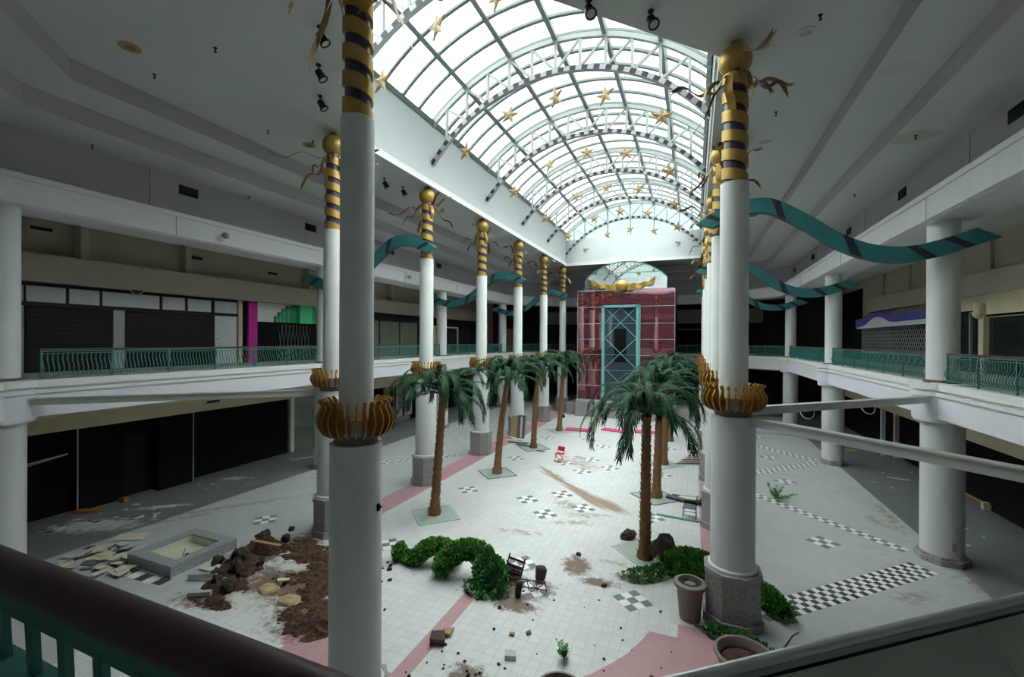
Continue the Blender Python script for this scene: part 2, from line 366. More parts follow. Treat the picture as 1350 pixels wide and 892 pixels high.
# ------------------------------------------------------------------ ground floor
def blob(px,py,x,y,rx,ry,ang=0.):
    c,s=math.cos(ang),math.sin(ang); dx=px-x; dy=py-y
    u=(dx*c+dy*s)/rx; v=(-dx*s+dy*c)/ry
    return np.clip(1.25-np.sqrt(u*u+v*v)*.9,0,1)
def build_floor():
    st=.125; x0,x1,y0,y1=-23.5,12.0,-7.5,56.5
    nx=int((x1-x0)/st); ny=int((y1-y0)/st)
    xs=x0+np.arange(nx+1)*st; ys=y0+np.arange(ny+1)*st
    X,Y=np.meshgrid(xs,ys); v=np.stack([X.ravel(),Y.ravel(),np.zeros(X.size)],1)
    i=np.arange(nx)[None,:]+np.arange(ny)[:,None]*(nx+1)
    f=np.stack([i,i+1,i+nx+2,i+nx+1],-1).reshape(-1,4)
    cx=(X[:-1,:-1]+st/2); cy=(Y[:-1,:-1]+st/2)
    h=np.abs(cx-CX)
    M=np.zeros(cx.shape,int)
    # zones: court / pink / lane / edge / dark walk
    M[h>6.9]=2; M[h>12.55]=3; M[h>13.1]=4
    M[cy>46.6]=4; M[(cy<1.5)]=2
    band=(h>5.8)&(h<6.95)&(cy>12.9)&(cy<44); M[band]=1
    # near pink bay, stepped towards the court then curving to the centre
    u=CX+h            # right half mirrored
    lim=np.where(u>-.32,11.5,np.where(u>-.95,10.95,np.interp(u,[-4.5,-3.7,-3.,-2.4,-1.95,-1.63,-1.31,-1.1,-.95],[7.2,7.6,8.1,8.6,9.06,9.5,10.,10.5,10.95])))
    pink=(cy<lim)&(cy>lim-5.6)&(u>-5.0)&(u<1.35)&(cy>4.4)&(cx<CX)&(cx>np.where(cy<9.3,-8.9-(cy-7.6)*1.0,-10.6-(cy-9.3)*.33)); M[pink]=1
    M[(h<.19)&(cy>7.5)&(cy<10.7)]=1
    M[(h<.9)&(np.abs(cy-6.6)<.95)]=1
    me=bpy.data.meshes.new('floor'); me.vertices.add(len(v)); me.vertices.foreach_set('co',v.ravel())
    me.loops.add(f.size); me.loops.foreach_set('vertex_index',f.ravel().astype(np.int32)); me.polygons.add(len(f))
    me.polygons.foreach_set('loop_start',(np.arange(len(f))*4).astype(np.int32)); 
    me.polygons.foreach_set('material_index',M.ravel().astype(np.int32))
    for m in (FTILE,FPINK,FLANE,FEDGE,FDARK): me.materials.append(m)
    me.update(calc_edges=True)
    px,py=v[:,0],v[:,1]
    soil=np.zeros(len(v)); 
    for b in [(-10.6,9.2,2.6,1.6,.2),(-12.9,9.9,1.3,1.0,.3),(-8.8,8.2,1.4,1.1,0),(-12.3,11.2,1.1,.7,0),(-11.8,7.7,1.3,.5,.2),
              (-4.6,11.3,.85,.9,0),(-4.3,10.7,.8,.45,0),(-3.95,11.6,.6,.55,0),(-8.9,10.7,.4,.45,0),(-4.7,12.6,.4,.3,0),(-3.3,13.3,.55,.8,.3),(-2.5,12.6,.7,.3,.1),(-1.7,13.2,.6,.3,0),
              (-4.3,8.0,.5,.5,0),(-3.3,8.0,.6,.35,0)]:
        k=.95 if b[0]>-7.5 else .86
        soil=np.maximum(soil,k*blob(px,py,*b))
    dust=np.zeros(len(v))
    for b in [(-5.8,14.8,1.4,.35,.15),(-4.2,16.4,1.3,.5,.5),(-4.9,18.0,1.3,.8,-.6),(-6.6,21.8,2.2,.5,-.75),(-3.8,17.3,1.5,.5,.3),(-9.1,10.9,.5,.6,0),(-2.3,13.9,.8,.25,0),(1.,13.,1.,.4,.4),
              (5.6,15.2,1.2,.5,.8),(-17.5,12.5,5,.35,.9),(-19.3,16.,5,.5,1.35),(-18.5,10.3,3.5,.3,1.0),(7.4,17.5,.5,3.5,0),(7.2,22.,.4,3.,0),(6.6,21.0,.5,1.2,.3),(-5.9,24.5,2.5,1.2,-.7)]:
        dust=np.maximum(dust,.62*blob(px,py,*b))
    streak=np.zeros(len(v))
    for b in [(-3.4,18.75,1.7,.55,-.70),(-4.6,19.7,2.4,.40,-.69),(-5.9,20.9,2.4,.22,-.69),(-4.2,18.9,1.5,.22,-.75),(-7.0,22.2,1.8,.15,-.8)]:
        streak=np.maximum(streak,.9*blob(px,py,*b))
    pale=np.zeros(len(v))
    for b in [(-20.3,9.2,2.2,.9,.5),(-20.1,11.3,1.6,.3,.7),(-17.4,7.9,1.6,.7,.1),(-11.3,9.8,.8,.35,.2),(-10.9,8.1,1.0,.45,.1),(-21.,15.,.9,.4,.5),(9.6,28.1,.5,.2,0),(-20.8,19.5,2.,.3,1.2),(5.5,39,2.2,1.3,0)]:
        pale=np.maximum(pale,.85*blob(px,py,*b))
    for n_,a in (('soil',soil),('dust',dust),('pale',pale),('streak',streak)):
        at=me.attributes.new(n_,'FLOAT','POINT'); at.data.foreach_set('value',a.astype(np.float32))
    struct(link('floor',me))
    # inlaid tiles
    g=MB()
    def tile(cx_,cy_,ang,t,m):
        M_=Matrix.Translation((cx_,cy_,0))@Matrix.Rotation(ang,4,'Z'); g.box(-t/2,t/2,-t/2,t/2,-.01,.004,m,M_)
    def cluster(x,y,t=.25):
        for a in (-1,0,1):
            for b in (-1,0,1):
                c,s=math.cos(PI/4),math.sin(PI/4); tile(x+(a*c-b*s)*t,y+(a*s+b*c)*t,PI/4,t,0 if (a+b)%2==0 else 1)
    for x,y in [(-1.47,12.08),(-9.55,12.12),(-5.45,16.75),(-6.66,17.98),(-5.45,19.2),(-4.2,17.95),(-9.6,18.07),(-9.6,24.0),(-1.5,18.0),(-5.45,23.0),(-4.2,24.2),(-6.7,24.2),(-5.5,25.5),(-5.3,10.98),(-4.1,11.55),(-4.9,12.75),
                (-1.5,24.),(-9.6,30),(-5.45,29),(-1.5,30),(-6.7,30.3),(-4.2,30.3),(4.15,18.17),(4.2,25.3),(-15.1,12.0),(-15.2,18.1),(-15.2,24.2),(-15.2,30.2),(4.2,30.2),(4.2,36.2),(1.75,13.0)]:
        cluster(x,y)
    def checkband(a,b,rows,t,ma,mb_):
        a=Vector(a); b=Vector(b); d=(b-a); n=int(d.length/t); d.normalize(); p=Vector((-d.y,d.x)); ang=math.atan2(d.y,d.x)
        for i in range(n):
            for j in range(rows):
                q=a+d*(i+.5)*t+p*(j-(rows-1)/2)*t; tile(q.x,q.y,ang,t,ma if (i+j)%2 else mb_)
    for sx in (1,-1):
        f_=lambda x,y:(CX+sx*x,y)
        checkband(f_(7.62,13.15),f_(12.2,17.4),4,.185,2,1)
        for k in range(0,3):
            y=12.2+12*k
            checkband(f_(12.1,y+6.3),f_(7.3,y+11.3),2 if k==0 else 3,.2,0,1)
            if k<2: checkband(f_(7.4,y+13.),f_(12.1,y+17.7),3,.2,0,1)
    bay=[(1.35,11.5),(-.32,11.5),(-.32,10.96),(-.94,10.96),(-1.1,10.5),(-1.31,10.0),(-1.63,9.5),(-1.95,9.06),(-2.4,8.6),(-3.0,8.1),(-3.7,7.6),(-4.5,7.2),(-4.5,5.9),(-3.4,6.1),(-2.4,6.6),(-1.4,7.3),(-.5,8.2),(.2,9.1),(.7,9.9),(1.1,10.7)]
    pb_=MB(); pb_.prism(bay,-.01,.003); struct(pb_.build('floor_pink_bay',[FPINK]))
    # checked tiles beside the basin
    for i,(x,y) in enumerate([(-15.35,7.75),(-15.0,7.72),(-14.65,7.74),(-14.3,7.74),(-13.95,7.8)]): tile(x,y,.05,.34,(2,1)[i%2])
    struct(g.build('floor_inlay',[TILEG,TILEW,TILEB]))
build_floor()

# ------------------------------------------------------------------ skylight
ZC,RT,RB=10.72,8.73,7.67
def arcp(r,x,zc=ZC): return zc+math.sqrt(max(0,r*r-x*x))
ZTC,RTC=11.07,8.76     # top chord / glazing circle
def build_skylight():
    hw=6.15; Y0,Y1=6.2,42.4; zs=arcp(RTC,hw,ZTC)
    w=MB()
    for sx in (-1,1):
        a,b=CX+sx*hw,CX+sx*(hw+.25); w.box(min(a,b),max(a,b),12.7,Y1,14.45,zs+.05); w.box(min(a,b),max(a,b),Y0,12.7,14.45,zs+.05)
    w.box(CX-hw+.01,CX+hw-.01,Y1-.25,Y1-.01,14.33,16.75); w.box(CX-hw,CX+hw,Y0-.25,Y0,14.6,zs)
    struct(w.build('wall_skylight',[UPST]))
    t=MB()
    for sx in (-1,1):
        a=CX+sx*(hw-.06); t.box(min(a,a-sx*.07),max(a,a-sx*.07),12.7,42.1,14.2,14.5); a=CX+sx*(hw+.02)
    t.box(CX-hw,CX+hw,42.0,42.1,14.2,14.42)
    struct(t.build('trim_3',[WHITE]))
    root=struct(bpy.data.objects.new('window_1',None)); COL.objects.link(root); root.location=(CX,24.2,zs)
    L=(-CX,-24.2,-zs)
    n=40; g=MB(); a0=math.asin(hw/RTC)
    pts=[(CX+RTC*math.sin(-a0+2*a0*i/n),ZTC+RTC*math.cos(-a0+2*a0*i/n)) for i in range(n+1)]
    vs=[(x,Y0,z+.12) for x,z in pts]+[(x,Y1,z+.12) for x,z in pts]
    g.add(vs,[(i,i+1,n+2+i,n+1+i) for i in range(n)],0,True); g.build('glazing',[SKYG],root,L)
    e=MB(); vs=[(x,Y1,z+.1) for x,z in pts]+[(pts[-1][0],Y1,16.6),(pts[0][0],Y1,16.6)]
    e.add(vs,[tuple(range(len(vs)))],0); vs=[(x,Y0,z+.1) for x,z in pts]+[(pts[-1][0],Y0,zs),(pts[0][0],Y0,zs)]; e.add(vs,[tuple(range(len(vs)))],0)
    e.build('end_glazing',[SKYG2],root,L)
    # glazing bars: arcs every 1.2 m
    for k in range(int((Y1-Y0)/1.2)+1):
        y=Y0+k*1.2
        if y>Y1: break
        b=MB(); vs=[];m=24
        for i in range(m+1):
            a=-a0+2*a0*i/m
            for r,dy in ((RTC+.02,-.075),(RTC+.02,.075),(RTC+.12,.075),(RTC+.12,-.075)): vs.append((CX+r*math.sin(a),y+dy,ZTC+r*math.cos(a)))
        fs=[(i*4+q,i*4+(q+1)%4,i*4+4+(q+1)%4,i*4+4+q) for i in range(m) for q in range(4)]
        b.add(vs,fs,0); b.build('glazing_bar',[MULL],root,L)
    for x in (-6.1,-4.35,-2.12,0,2.12,4.35,6.1):
        a=math.asin(x/RTC); p=Vector((CX+(RTC-.02)*math.sin(a),0,ZTC+(RTC-.02)*math.cos(a)))
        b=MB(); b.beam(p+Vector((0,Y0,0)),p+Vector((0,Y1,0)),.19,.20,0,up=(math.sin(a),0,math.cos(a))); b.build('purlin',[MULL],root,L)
    ordn=['nearest','second','third','fourth','fifth','farthest']
    # end gable ribs
    b=MB()
    for x in (-4.3,-2.1,0,2.1,4.3): b.beam((CX+x,Y1-.05,16.6),(CX+x,Y1-.05,arcp(RTC,x,ZTC)+.1),.07,.07)
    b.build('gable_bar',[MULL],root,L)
    # trusses
    def chord(r,zc,w_,h_,hw_,y,checks=None):
        mb=MB(); a=math.asin(hw_/r); m=checks*2+1 if checks else 36; sub=1 if checks else 1
        vs=[]
        for i in range(m+1):
            t_=-a+2*a*i/m
            for rr,dy in ((r-h_/2,-w_/2),(r-h_/2,w_/2),(r+h_/2,w_/2),(r+h_/2,-w_/2)): vs.append((rr*math.sin(t_),y+dy,zc+rr*math.cos(t_)))
        o=len(mb.v); mb.v+=vs
        for i in range(m):
            for q in range(4):
                mm=0
                if checks and i%2==0 and q!=0: mm=1
                mb.face((o+i*4+q,o+i*4+(q+1)%4,o+i*4+4+(q+1)%4,o+i*4+4+q),mm)
        mb.face((o+3,o+2,o+1,o)); e_=o+m*4; mb.face((e_,e_+1,e_+2,e_+3)); return mb
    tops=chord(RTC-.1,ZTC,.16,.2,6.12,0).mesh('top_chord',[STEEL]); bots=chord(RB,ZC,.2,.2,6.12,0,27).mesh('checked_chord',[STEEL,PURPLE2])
    wb=MB(); xs=[i*1.07 for i in range(-5,6)]
    for x in xs: wb.beam((x,0,arcp(RB,x)+.05),(x,0,arcp(RTC-.1,x,ZTC)),.11,.11)
    for i in range(1,6):
        for sx in (-1,1):
            xo,xi=sx*xs[5+i],sx*xs[5+i-1]
            wb.beam((xo,0,arcp(RTC-.1,xo,ZTC)-.05),(xi,0,arcp(RB,xi)+.05),.09,.09)
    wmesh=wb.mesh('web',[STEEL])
    sm=MB(); P=[]
    for k in range(10):
        r=.43 if k%2==0 else .165; a=PI/2+k*PI/5; P.append((r*math.cos(a),r*math.sin(a)))
    o=len(P); sm.v=[(x,-.03,z) for x,z in P]+[(x,.03,z) for x,z in P]+[(0,-.085,0),(0,.085,0)]
    for k in range(10):
        j=(k+1)%10; sm.face((k,j,20)); sm.face((o+j,o+k,21)); sm.face((j,k,o+k,o+j))
    smesh=sm.mesh('star',[STARM])
    wire={}
    places=['far left end','left shoulder','crown','right shoulder','right end']
    for k in range(6):
        y=12.2+6*k
        r=thing('roof_truss','white arched roof truss with purple checked lower chord, %s from the camera'%ordn[k],'roof truss',(CX,y,arcp(RB,6.12)),0,'arched trusses under the glass vault')
        L2=(0,0,-arcp(RB,6.12))
        link('top_chord',tops,r,L2); link('bottom_chord',bots,r,L2); link('web',wmesh,r,L2)
        for q,x in enumerate((-4.33,-2.13,0,2.13,4.33)):
            z=10.72+math.sqrt(6.55**2-x*x)+.05
            s_=thing('hanging_star','gold star hanging by a wire from the %s of the %s truss'%(places[q],ordn[k]),'star',(CX+x,y,z),R.uniform(-.5,.5),'gold stars under the glass vault')
            s_.rotation_euler=(R.uniform(-.12,.12),0,s_.rotation_euler.z)
            link('star',smesh,s_,(0,0,0),(0,R.uniform(-.25,.25),0))
            ln=arcp(RB,x)-.1-z
            if q not in wire: wb_=MB(); wb_.tube([(0,0,.36),(0,0,ln)],.006,5); wire[q]=wb_.mesh('wire',[STEEL])
            link('wire',wire[q],s_)
build_skylight()

# ------------------------------------------------------------------ gold-crowned columns
def ngon(r,n=8,a0=PI/8): return [(r*math.cos(a0+2*PI*k/n),r*math.sin(a0+2*PI*k/n)) for k in range(n)]
CMESH={}
def column_meshes():
    b=MB(); b.prism(ngon(.72),0,.22).prism(ngon(.655),.22,1.22).prism(ngon(.69),1.22,1.33); CMESH['pedestal']=b.mesh('pedestal',[GRANITE])
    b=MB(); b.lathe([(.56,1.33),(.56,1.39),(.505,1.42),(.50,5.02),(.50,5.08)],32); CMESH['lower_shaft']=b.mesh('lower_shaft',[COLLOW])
    b=MB(); b.lathe([(.42,5.07),(.425,5.24)],32); CMESH['neck']=b.mesh('neck',[NECK])
    b=MB(); b.lathe([(.46,5.24),(.45,5.50),(.40,5.52)],32); CMESH['collar']=b.mesh('collar',[COLLOW])
    b=MB(); b.lathe([(.40,5.50),(.50,5.51),(.50,5.535),(.40,5.54)],32); CMESH['gold_ring']=b.mesh('gold_ring',[GOLD])
    fin=[(.44,5.30),(.48,5.24),(.56,5.22),(.64,5.26),(.71,5.36),(.755,5.48),(.74,5.59),(.69,5.68),(.655,5.73),(.68,5.79),(.725,5.82),(.70,5.85),(.62,5.85),(.56,5.81),(.535,5.73),(.52,5.65),(.50,5.55),(.45,5.48)]
    b=MB(); M_=Matrix(((1,0,0,0),(0,0,1,0),(0,1,0,0),(0,0,0,1))); b.prism(fin,-.016,.016,0,M_); CMESH['fin']=b.mesh('fin',[FIN])
    b=MB(); b.lathe([(.33,5.52),(.325,10.8),(.20,10.8)],32); CMESH['upper_shaft']=b.mesh('upper_shaft',[COLUMN])
    b=MB(); b.lathe([(.25,10.79),(.25,13.5)],28); CMESH['purple_core']=b.mesh('purple_core',[PURPLE])
    b=MB(); n=28; turns=5.6; pitch=.468; wd=.27; steps=int(turns*n)
    for i in range(steps+1):
        a=-2*PI*i/n+.4; z=10.80+pitch*i/n
        for r,dz in ((.245,0),(.300,0),(.300,wd),(.245,wd)):
            zz=min(max(z+dz-.12,10.80),13.46); b.v.append((r*math.cos(a),r*math.sin(a),zz))
    for i in range(steps):
        for q in range(4): b.face((i*4+q,i*4+4+q,i*4+4+(q+1)%4,i*4+(q+1)%4),0,True)
    CMESH['spiral_band']=b.mesh('spiral_band',[GOLD])
    b=MB(); pr=[(.15,13.42),(.25,13.44)]
    for k in range(1,16):
        t=PI*k/16; pr.append((.385*math.sin(t),13.84-.385*math.cos(t)))
    pr.append((.12,14.23)); pr.append((.12,14.3)); b.lathe(pr,32); CMESH['ball']=b.mesh('ball',[GOLD])
    # streamers: curling ribbons thrown out below the ball
    def streamer(seed):
        rr=random.Random(seed); L_=rr.uniform(1.15,1.75); rise=rr.choice([.40,.10,-.2,-.55,-.9,.25]); ph=rr.uniform(0,6); am=rr.uniform(.10,.17); wd=rr.uniform(.09,.12)
        pts=[];sd=[];w=[];n=22
        for i in range(n+1):
            t=i/n; x=.22+L_*t*(1 if rise>-.4 else .66); z=13.38+rise*t**1.4+am*math.sin(ph+t*8)*min(1,t*3); y=.14*math.sin(ph*2+t*5)*t
            pts.append((x,y,z)); tw=.45*math.sin(t*5+ph)+.75*(1 if seed%2 else -1)*t; sd.append((0,math.cos(tw),math.sin(tw))); w.append(wd*(.55+.45*min(1,t*4)))
        m_=MB(); m_.strip(pts,sd,w,.008)
        p=Vector(pts[-1]); d=(p-Vector(pts[-2])).normalized(); s_=Vector(sd[-1]).normalized()*wd/2     # swallow tail
        for q in (-1,1): m_.strip([p,p+d*.09+s_*q*.5,p+d*.17+s_*q*.9],sd[-1],[wd*.95,wd*.40,.01],.008)
        return m_.mesh('streamer',[BRONZE])
    CMESH['streamers']=[streamer(s) for s in (3,8,12,21,34,55,61,70)]
    def hang(seed):
        rr=random.Random(seed); pts=[];sd=[];n=12; ph=rr.uniform(0,6); L_=rr.uniform(.75,1.0)
        for i in range(n+1):
            t=i/n; pts.append((.27+.11*math.sin(PI*min(1,t*1.3))+.05*math.sin(ph+t*6)*t,.05*math.sin(ph+t*5)*t,13.45-L_*t)); sd.append((0,1,.15*math.sin(t*5+ph)))
        m_=MB(); m_.strip(pts,sd,.19,.008); return m_.mesh('drop_ribbon',[GOLD])
    CMESH['drops']=[hang(s) for s in (5,6,7)]
column_meshes()
def gold_column(x,y,label,seed):
    t=thing('crowned_column',label,'column',(x,y,0),0,'white columns with gold spiral tops')
    for k in ('pedestal','lower_shaft','neck','collar','gold_ring','upper_shaft','purple_core','spiral_band','ball'): link(k,CMESH[k],t)
    for k in range(26): link('fin',CMESH['fin'],t,(0,0,0),(0,0,2*PI*(k+.5)/26))
    rr=random.Random(seed)
    for k in range(8): link('streamer',CMESH['streamers'][(k+seed)%8],t,(0,0,0),(0,0,2*PI*k/8+rr.uniform(-.25,.25)))
    for k in range(3): link('drop_ribbon',CMESH['drops'][k],t,(0,0,0),(0,0,2*PI*k/3+4.2+rr.uniform(-.5,.5)))
    return t
near=gold_column(CX,6.22,'big white column with gold crown standing nearest the camera, left of centre',1); near.scale=(.89,.89,1)
for c in KIDS(near):
    if c.name.startswith('pedestal'): c.scale=(1,1,.58)
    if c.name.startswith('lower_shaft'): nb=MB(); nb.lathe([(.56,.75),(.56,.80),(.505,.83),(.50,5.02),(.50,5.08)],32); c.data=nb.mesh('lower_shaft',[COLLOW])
hk=MB(); hk.box(-.02,.04,-.03,.03,-.06,.06); hk.box(.03,.09,-.015,.015,.0,.03); hk.build('hook',[DARK],near,(.5*math.cos(.1),.5*math.sin(.1),3.96),(0,0,.1))
for ang_,ln_ in ((.391,.85),(PI+.391,.66),(PI+1.3,.5)):
    rr_=random.Random(int(ang_*10)); pts=[]; sd=[]
    for i in range(23):
        u=i/22; pts.append((.25+ln_*u**.8+.07*math.sin(u*8),.08*math.sin(u*6),13.42+.12*math.sin(u*3.1)-1.62*u**1.5)); sd.append((math.sin(u*3)*.5,1,.2*math.cos(u*4)))
    q_=MB(); q_.strip(pts,sd,.13,.008); q_.strip([pts[-1],(pts[-1][0]+.01,pts[-1][1]-.03,pts[-1][2]-.12)],(0,1,0),[.05,.01],.008); q_.build('streamer',[BRONZE],near,(0,0,0),(0,0,ang_))
ordc=['first','second','third','fourth','fifth','sixth']
for k in range(6):
    y=12.22+6*k
    gold_column(-12.01,y,'white column with gold spiral top, %s from the camera in the left row'%ordc[k],2+k)
    gold_column(.907,y,'white column with gold spiral top, %s from the camera in the right row'%ordc[k],9+k*3)

# outer plain columns
def outer_meshes():
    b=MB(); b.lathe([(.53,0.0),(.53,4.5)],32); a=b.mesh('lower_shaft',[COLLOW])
    b=MB(); b.prism(ngon(.66),0,.18).prism(ngon(.60),.18,.26); s=b.mesh('plinth',[GRANITE])
    b=MB(); b.lathe([(.40,5.68),(.40,10.73)],32); u=b.mesh('upper_shaft',[COLUMN])
    b=MB(); b.prism(ngon(.46),5.60,5.72); p=b.mesh('upper_plinth',[NECK])
    b=MB(); b.lathe([(.70,4.42),(.74,4.5),(.74,5.22),(.80,5.24),(.80,5.34),(.72,5.36),(.72,5.42),(.82,5.44),(.82,5.62)],32,mats=[1,1,0,0,1,1,0,0,0]); q=b.mesh('pier_drum',[WHITE,LAV])
    return dict(plinth=s,lower_shaft=a,pier_drum=q,upper_plinth=p,upper_shaft=u)
OM=outer_meshes()
for (x,y,l) in [(-18.65,6.2,'plain white column at the left edge of the picture, carrying the balcony corner'),
                (-18.49,18.23,'plain white balcony column just behind the first column of the left row'),
                (-18.49,30.2,'plain white balcony column with teal wave end, seen past the second left column'),
                (-18.49,42.2,'plain white balcony column farthest back on the left side'),
                (7.326,18.23,'plain white balcony column nearest on the right, crossed by the largest teal wave'),
                (7.326,30.2,'plain white balcony column in the middle of the right balcony'),
                (7.326,42.2,'plain white balcony column farthest back on the right balcony')]:
    t=thing('balcony_column',l,'column',(x,y,0),0,'plain columns carrying the balconies')
    for k,m in OM.items(): link(k,m,t)

# ------------------------------------------------------------------ teal waves between the column rows
WT=[(.05,11.22),(.5,11.50),(1.2,11.80),(1.84,11.93),(2.43,11.88),(3.0,11.58),(3.75,11.05),(4.5,10.47),(5.3,10.07),(6.1,9.93),(6.9,10.05),(7.85,10.36)]
def cat(P,n=6):
    out=[];P=[Vector(p) for p in P]; Q=[2*P[0]-P[1]]+P+[2*P[-1]-P[-2]]
    for i in range(1,len(Q)-2):
        for k in range(n):
            t=k/n; a,b,c,d=Q[i-1:i+3]; out.append(.5*((2*b)+(c-a)*t+(2*a-5*b+4*c-d)*t*t+(-a+3*b-3*c+d)*t**3))
    out.append(P[-1]); return out
def wave(sx,y,label):
    top=cat(WT); n=len(top); t=thing('wave_banner',label,'banner',(CX,y,10.5),0,'teal wave banners between columns')
    b=MB(); th=.30
    ln=[0]
    for i in range(1,n): ln.append(ln[-1]+(top[i]-top[i-1]).length)
    stripes=[(.62,.78),(2.9,3.12),(4.7,4.95),(6.2,6.42),(8.1,8.32)]
    stripes=[]
    for xa,xb in ((.35,.52),(2.45,2.72),(4.5,4.78),(6.15,6.4),(7.05,7.28)):
        q=[]
        for xx in (xa,xb):
            i_=max(k for k in range(n-1) if top[k].x<=xx); f_=(xx-top[i_].x)/(top[i_+1].x-top[i_].x); q.append(ln[i_]+f_*(ln[i_+1]-ln[i_]))
        stripes.append(tuple(q))
    def at(s):
        s=max(0,min(ln[-1],s))
        for i in range(1,n):
            if ln[i]>=s: f=(s-ln[i-1])/(ln[i]-ln[i-1]); return top[i-1].lerp(top[i],f)
        return top[-1]
    cuts=sorted(set([i*.12 for i in range(int(ln[-1]/.12)+1)]+[q for s in stripes for q in s]+[ln[-1]]))
    h=.50
    for s in cuts:
        p=at(s); q=at(s+.0); dx=.46
        pb=at(s+dx) if s+dx<=ln[-1] else top[-1]+ (top[-1]-top[-2]).normalized()*(s+dx-ln[-1])
        tg=(at(s+dx+.06)-at(s+dx-.06))
        if tg.length<1e-6: tg=top[-1]-top[-2]
        tg.normalize(); pb=Vector((pb.x+h*tg.y*.8,pb.y-h*tg.x))
        for (v_,dy) in ((p,-th/2),(pb,-th/2),(pb,th/2),(p,th/2)): b.v.append((sx*(v_.x-CX),dy,v_.y-10.5))
    for i in range(len(cuts)-1):
        mid=(cuts[i]+cuts[i+1])/2; st=any(a<=mid<=c for a,c in stripes)
        for q in range(4):
            f=(i*4+q,i*4+(q+1)%4,i*4+4+(q+1)%4,i*4+4+q); f=f if sx>0 else f[::-1]
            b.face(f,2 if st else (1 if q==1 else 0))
    f=(3,2,1,0); e=(len(cuts)-1)*4; f2=(e,e+1,e+2,e+3)
    b.face(f if sx>0 else f[::-1],0); b.face(f2 if sx>0 else f2[::-1],0)
    b.build('wave_board',[TEAL,TEAL_UNDER,STRIPE],t)
    c=MB(); c.tube([(sx*(.95-CX),.05,1.0-.1),(sx*(.95-CX),.45,.9)],.03,6); c.tube([(sx*(7.33-CX),.05,-.55),(sx*(7.33-CX),.48,-.55)],.03,6); c.build('bracket',[DARK],t)
for sx,sd in ((1,'right'),(-1,'left')):
    for k,o in enumerate(('nearest','middle','farthest')):
        wave(sx,17.74+12*k,'teal wave banner with dark stripes, %s of the three on the %s side'%(o,sd))

# white beams from the first columns to the balconies
for (a,b,l) in [((1.3,12.6,5.13),(6.75,17.75,5.1),'white steel beam from the first right column back to the balcony'),
                ((1.3,11.85,4.98),(6.9,6.2,4.98),'white steel beam from the first right column towards the near balcony corner'),
                ((-12.4,11.85,5.0),(-18.0,6.6,5.0),'white steel beam from the first left column to the left corner column'),
                ((-12.4,12.6,5.0),(-17.9,17.7,5.0),'white steel beam from the first left column back to the left balcony')]:
    c=(Vector(a)+Vector(b))/2; t=thing('tie_beam',l,'beam',c)
    m=MB(); m.beam(Vector(a)-c,Vector(b)-c,.14,.17); m.beam(Vector(a)-c+Vector((0,0,.11)),Vector(b)-c+Vector((0,0,.11)),.22,.03); m.build('box_beam',[mat('beam_grey',(.50,.52,.48),.6)],t)
    if 'back to the balcony' in l:
        for s_ in (.28,.62):
            p=(Vector(a)-c).lerp(Vector(b)-c,s_); q=MB(); q.tube([(p.x+.16*math.cos(u),p.y+.16*math.sin(u)*.9,p.z-.1+.17*math.sin(u)) for u in [k*PI/10 for k in range(21)]],.012,6); q.build('cable_loop',[WHITE],t)

# ------------------------------------------------------------------ balcony railings
def baluster_mesh(hz,w=.02):
    b=MB(); prof=[(0,0),(.03,.10),(.075,.24),(.07,.36),(.015,.54),(-.03,.72),(-.02,.86),(0,1)]
    b.tube([(0,-d,.10+z*(hz-.20)) for d,z in cat(prof,2)],w*.72,4); return b.mesh('baluster',[RAILT])
BAL=baluster_mesh(.9)
bb=MB()
prof_=cat([(0,0),(.03,.10),(.075,.24),(.07,.36),(.015,.54),(-.02,.72),(-.006,.82),(0,1)],2)
for k in range(len(prof_)-1): (d0,z0),(d1,z1)=prof_[k],prof_[k+1]; bb.beam((0,-d0,.10+z0*.70),(0,-d1,.10+z1*.70),.010,.022,0,(1,0,0))
BALB=bb.mesh('baluster',[RAILT])
def railing(a,b,label,z=5.64,h=.9,sp=.118,bal=None,hr=.035,front=False):
    """a,b: plan ends; local x along the rail, local -y towards the open court"""
    a=Vector((*a,z)); b=Vector((*b,z)); d=b-a; L_=d.length; ang=math.atan2(d.y,d.x)
    t=thing('balcony_railing',label,'railing',a,ang,'teal balcony railings')
    m=MB(); m.tube([(0,0,h),(L_,0,h)],hr,20 if front else 10); m.build('handrail',[MAROON],t)
    m=MB()
    if front: m.box(0,L_,-.004,.012,h-.068,h-hr+.004); m.box(0,L_,-.02,.022,h-.165,h-.145)
    else: m.box(0,L_,-.025,.025,h-hr-.03,h-hr); m.box(0,L_,-.03,.0,h-.125,h-.105)
    m.build('top_rail',[RAILT],t)
    m=MB(); m.box(0,L_,-.02,.02,.08,.105); m.box(0,L_,-.035,-.015,.20,.22); m.build('bottom_rail',[RAILT],t)
    n=max(2,int(L_/1.55)+1); pm=MB(); pm.box(-.022,.022,-.022,.022,-.02,h-hr); pm=pm.mesh('post',[RAILT])
    for k in range(n): link('post',pm,t,(.03+(L_-.06)*k/(n-1),0,0))
    nb=int(L_/sp)
    xs=[sp*(k+.5) for k in range(nb)]
    if len(xs)>99: xs=xs[:99]
    for x in xs: link('baluster',bal or BAL,t,(x,0,0))
    return t
XLr,XRr=CX-12.72,CX+12.72
railing((XRr,17.55),(XRr,6.5),'teal railing on the right balcony in front of the nearest right column')
railing((XRr,29.6),(XRr,18.85),'teal railing on the right balcony between its first and second columns')
railing((XRr,41.6),(XRr,30.8),'teal railing on the right balcony between its second and third columns')
railing((XLr,6.9),(XLr,17.5),'teal railing on the left balcony before the shuttered and green-signed shops')
railing((XLr,18.85),(XLr,29.6),'teal railing on the left balcony before the greenish shop glass')
railing((XLr,30.8),(XLr,41.6),'teal railing on the left balcony, farthest stretch seen behind the palms')
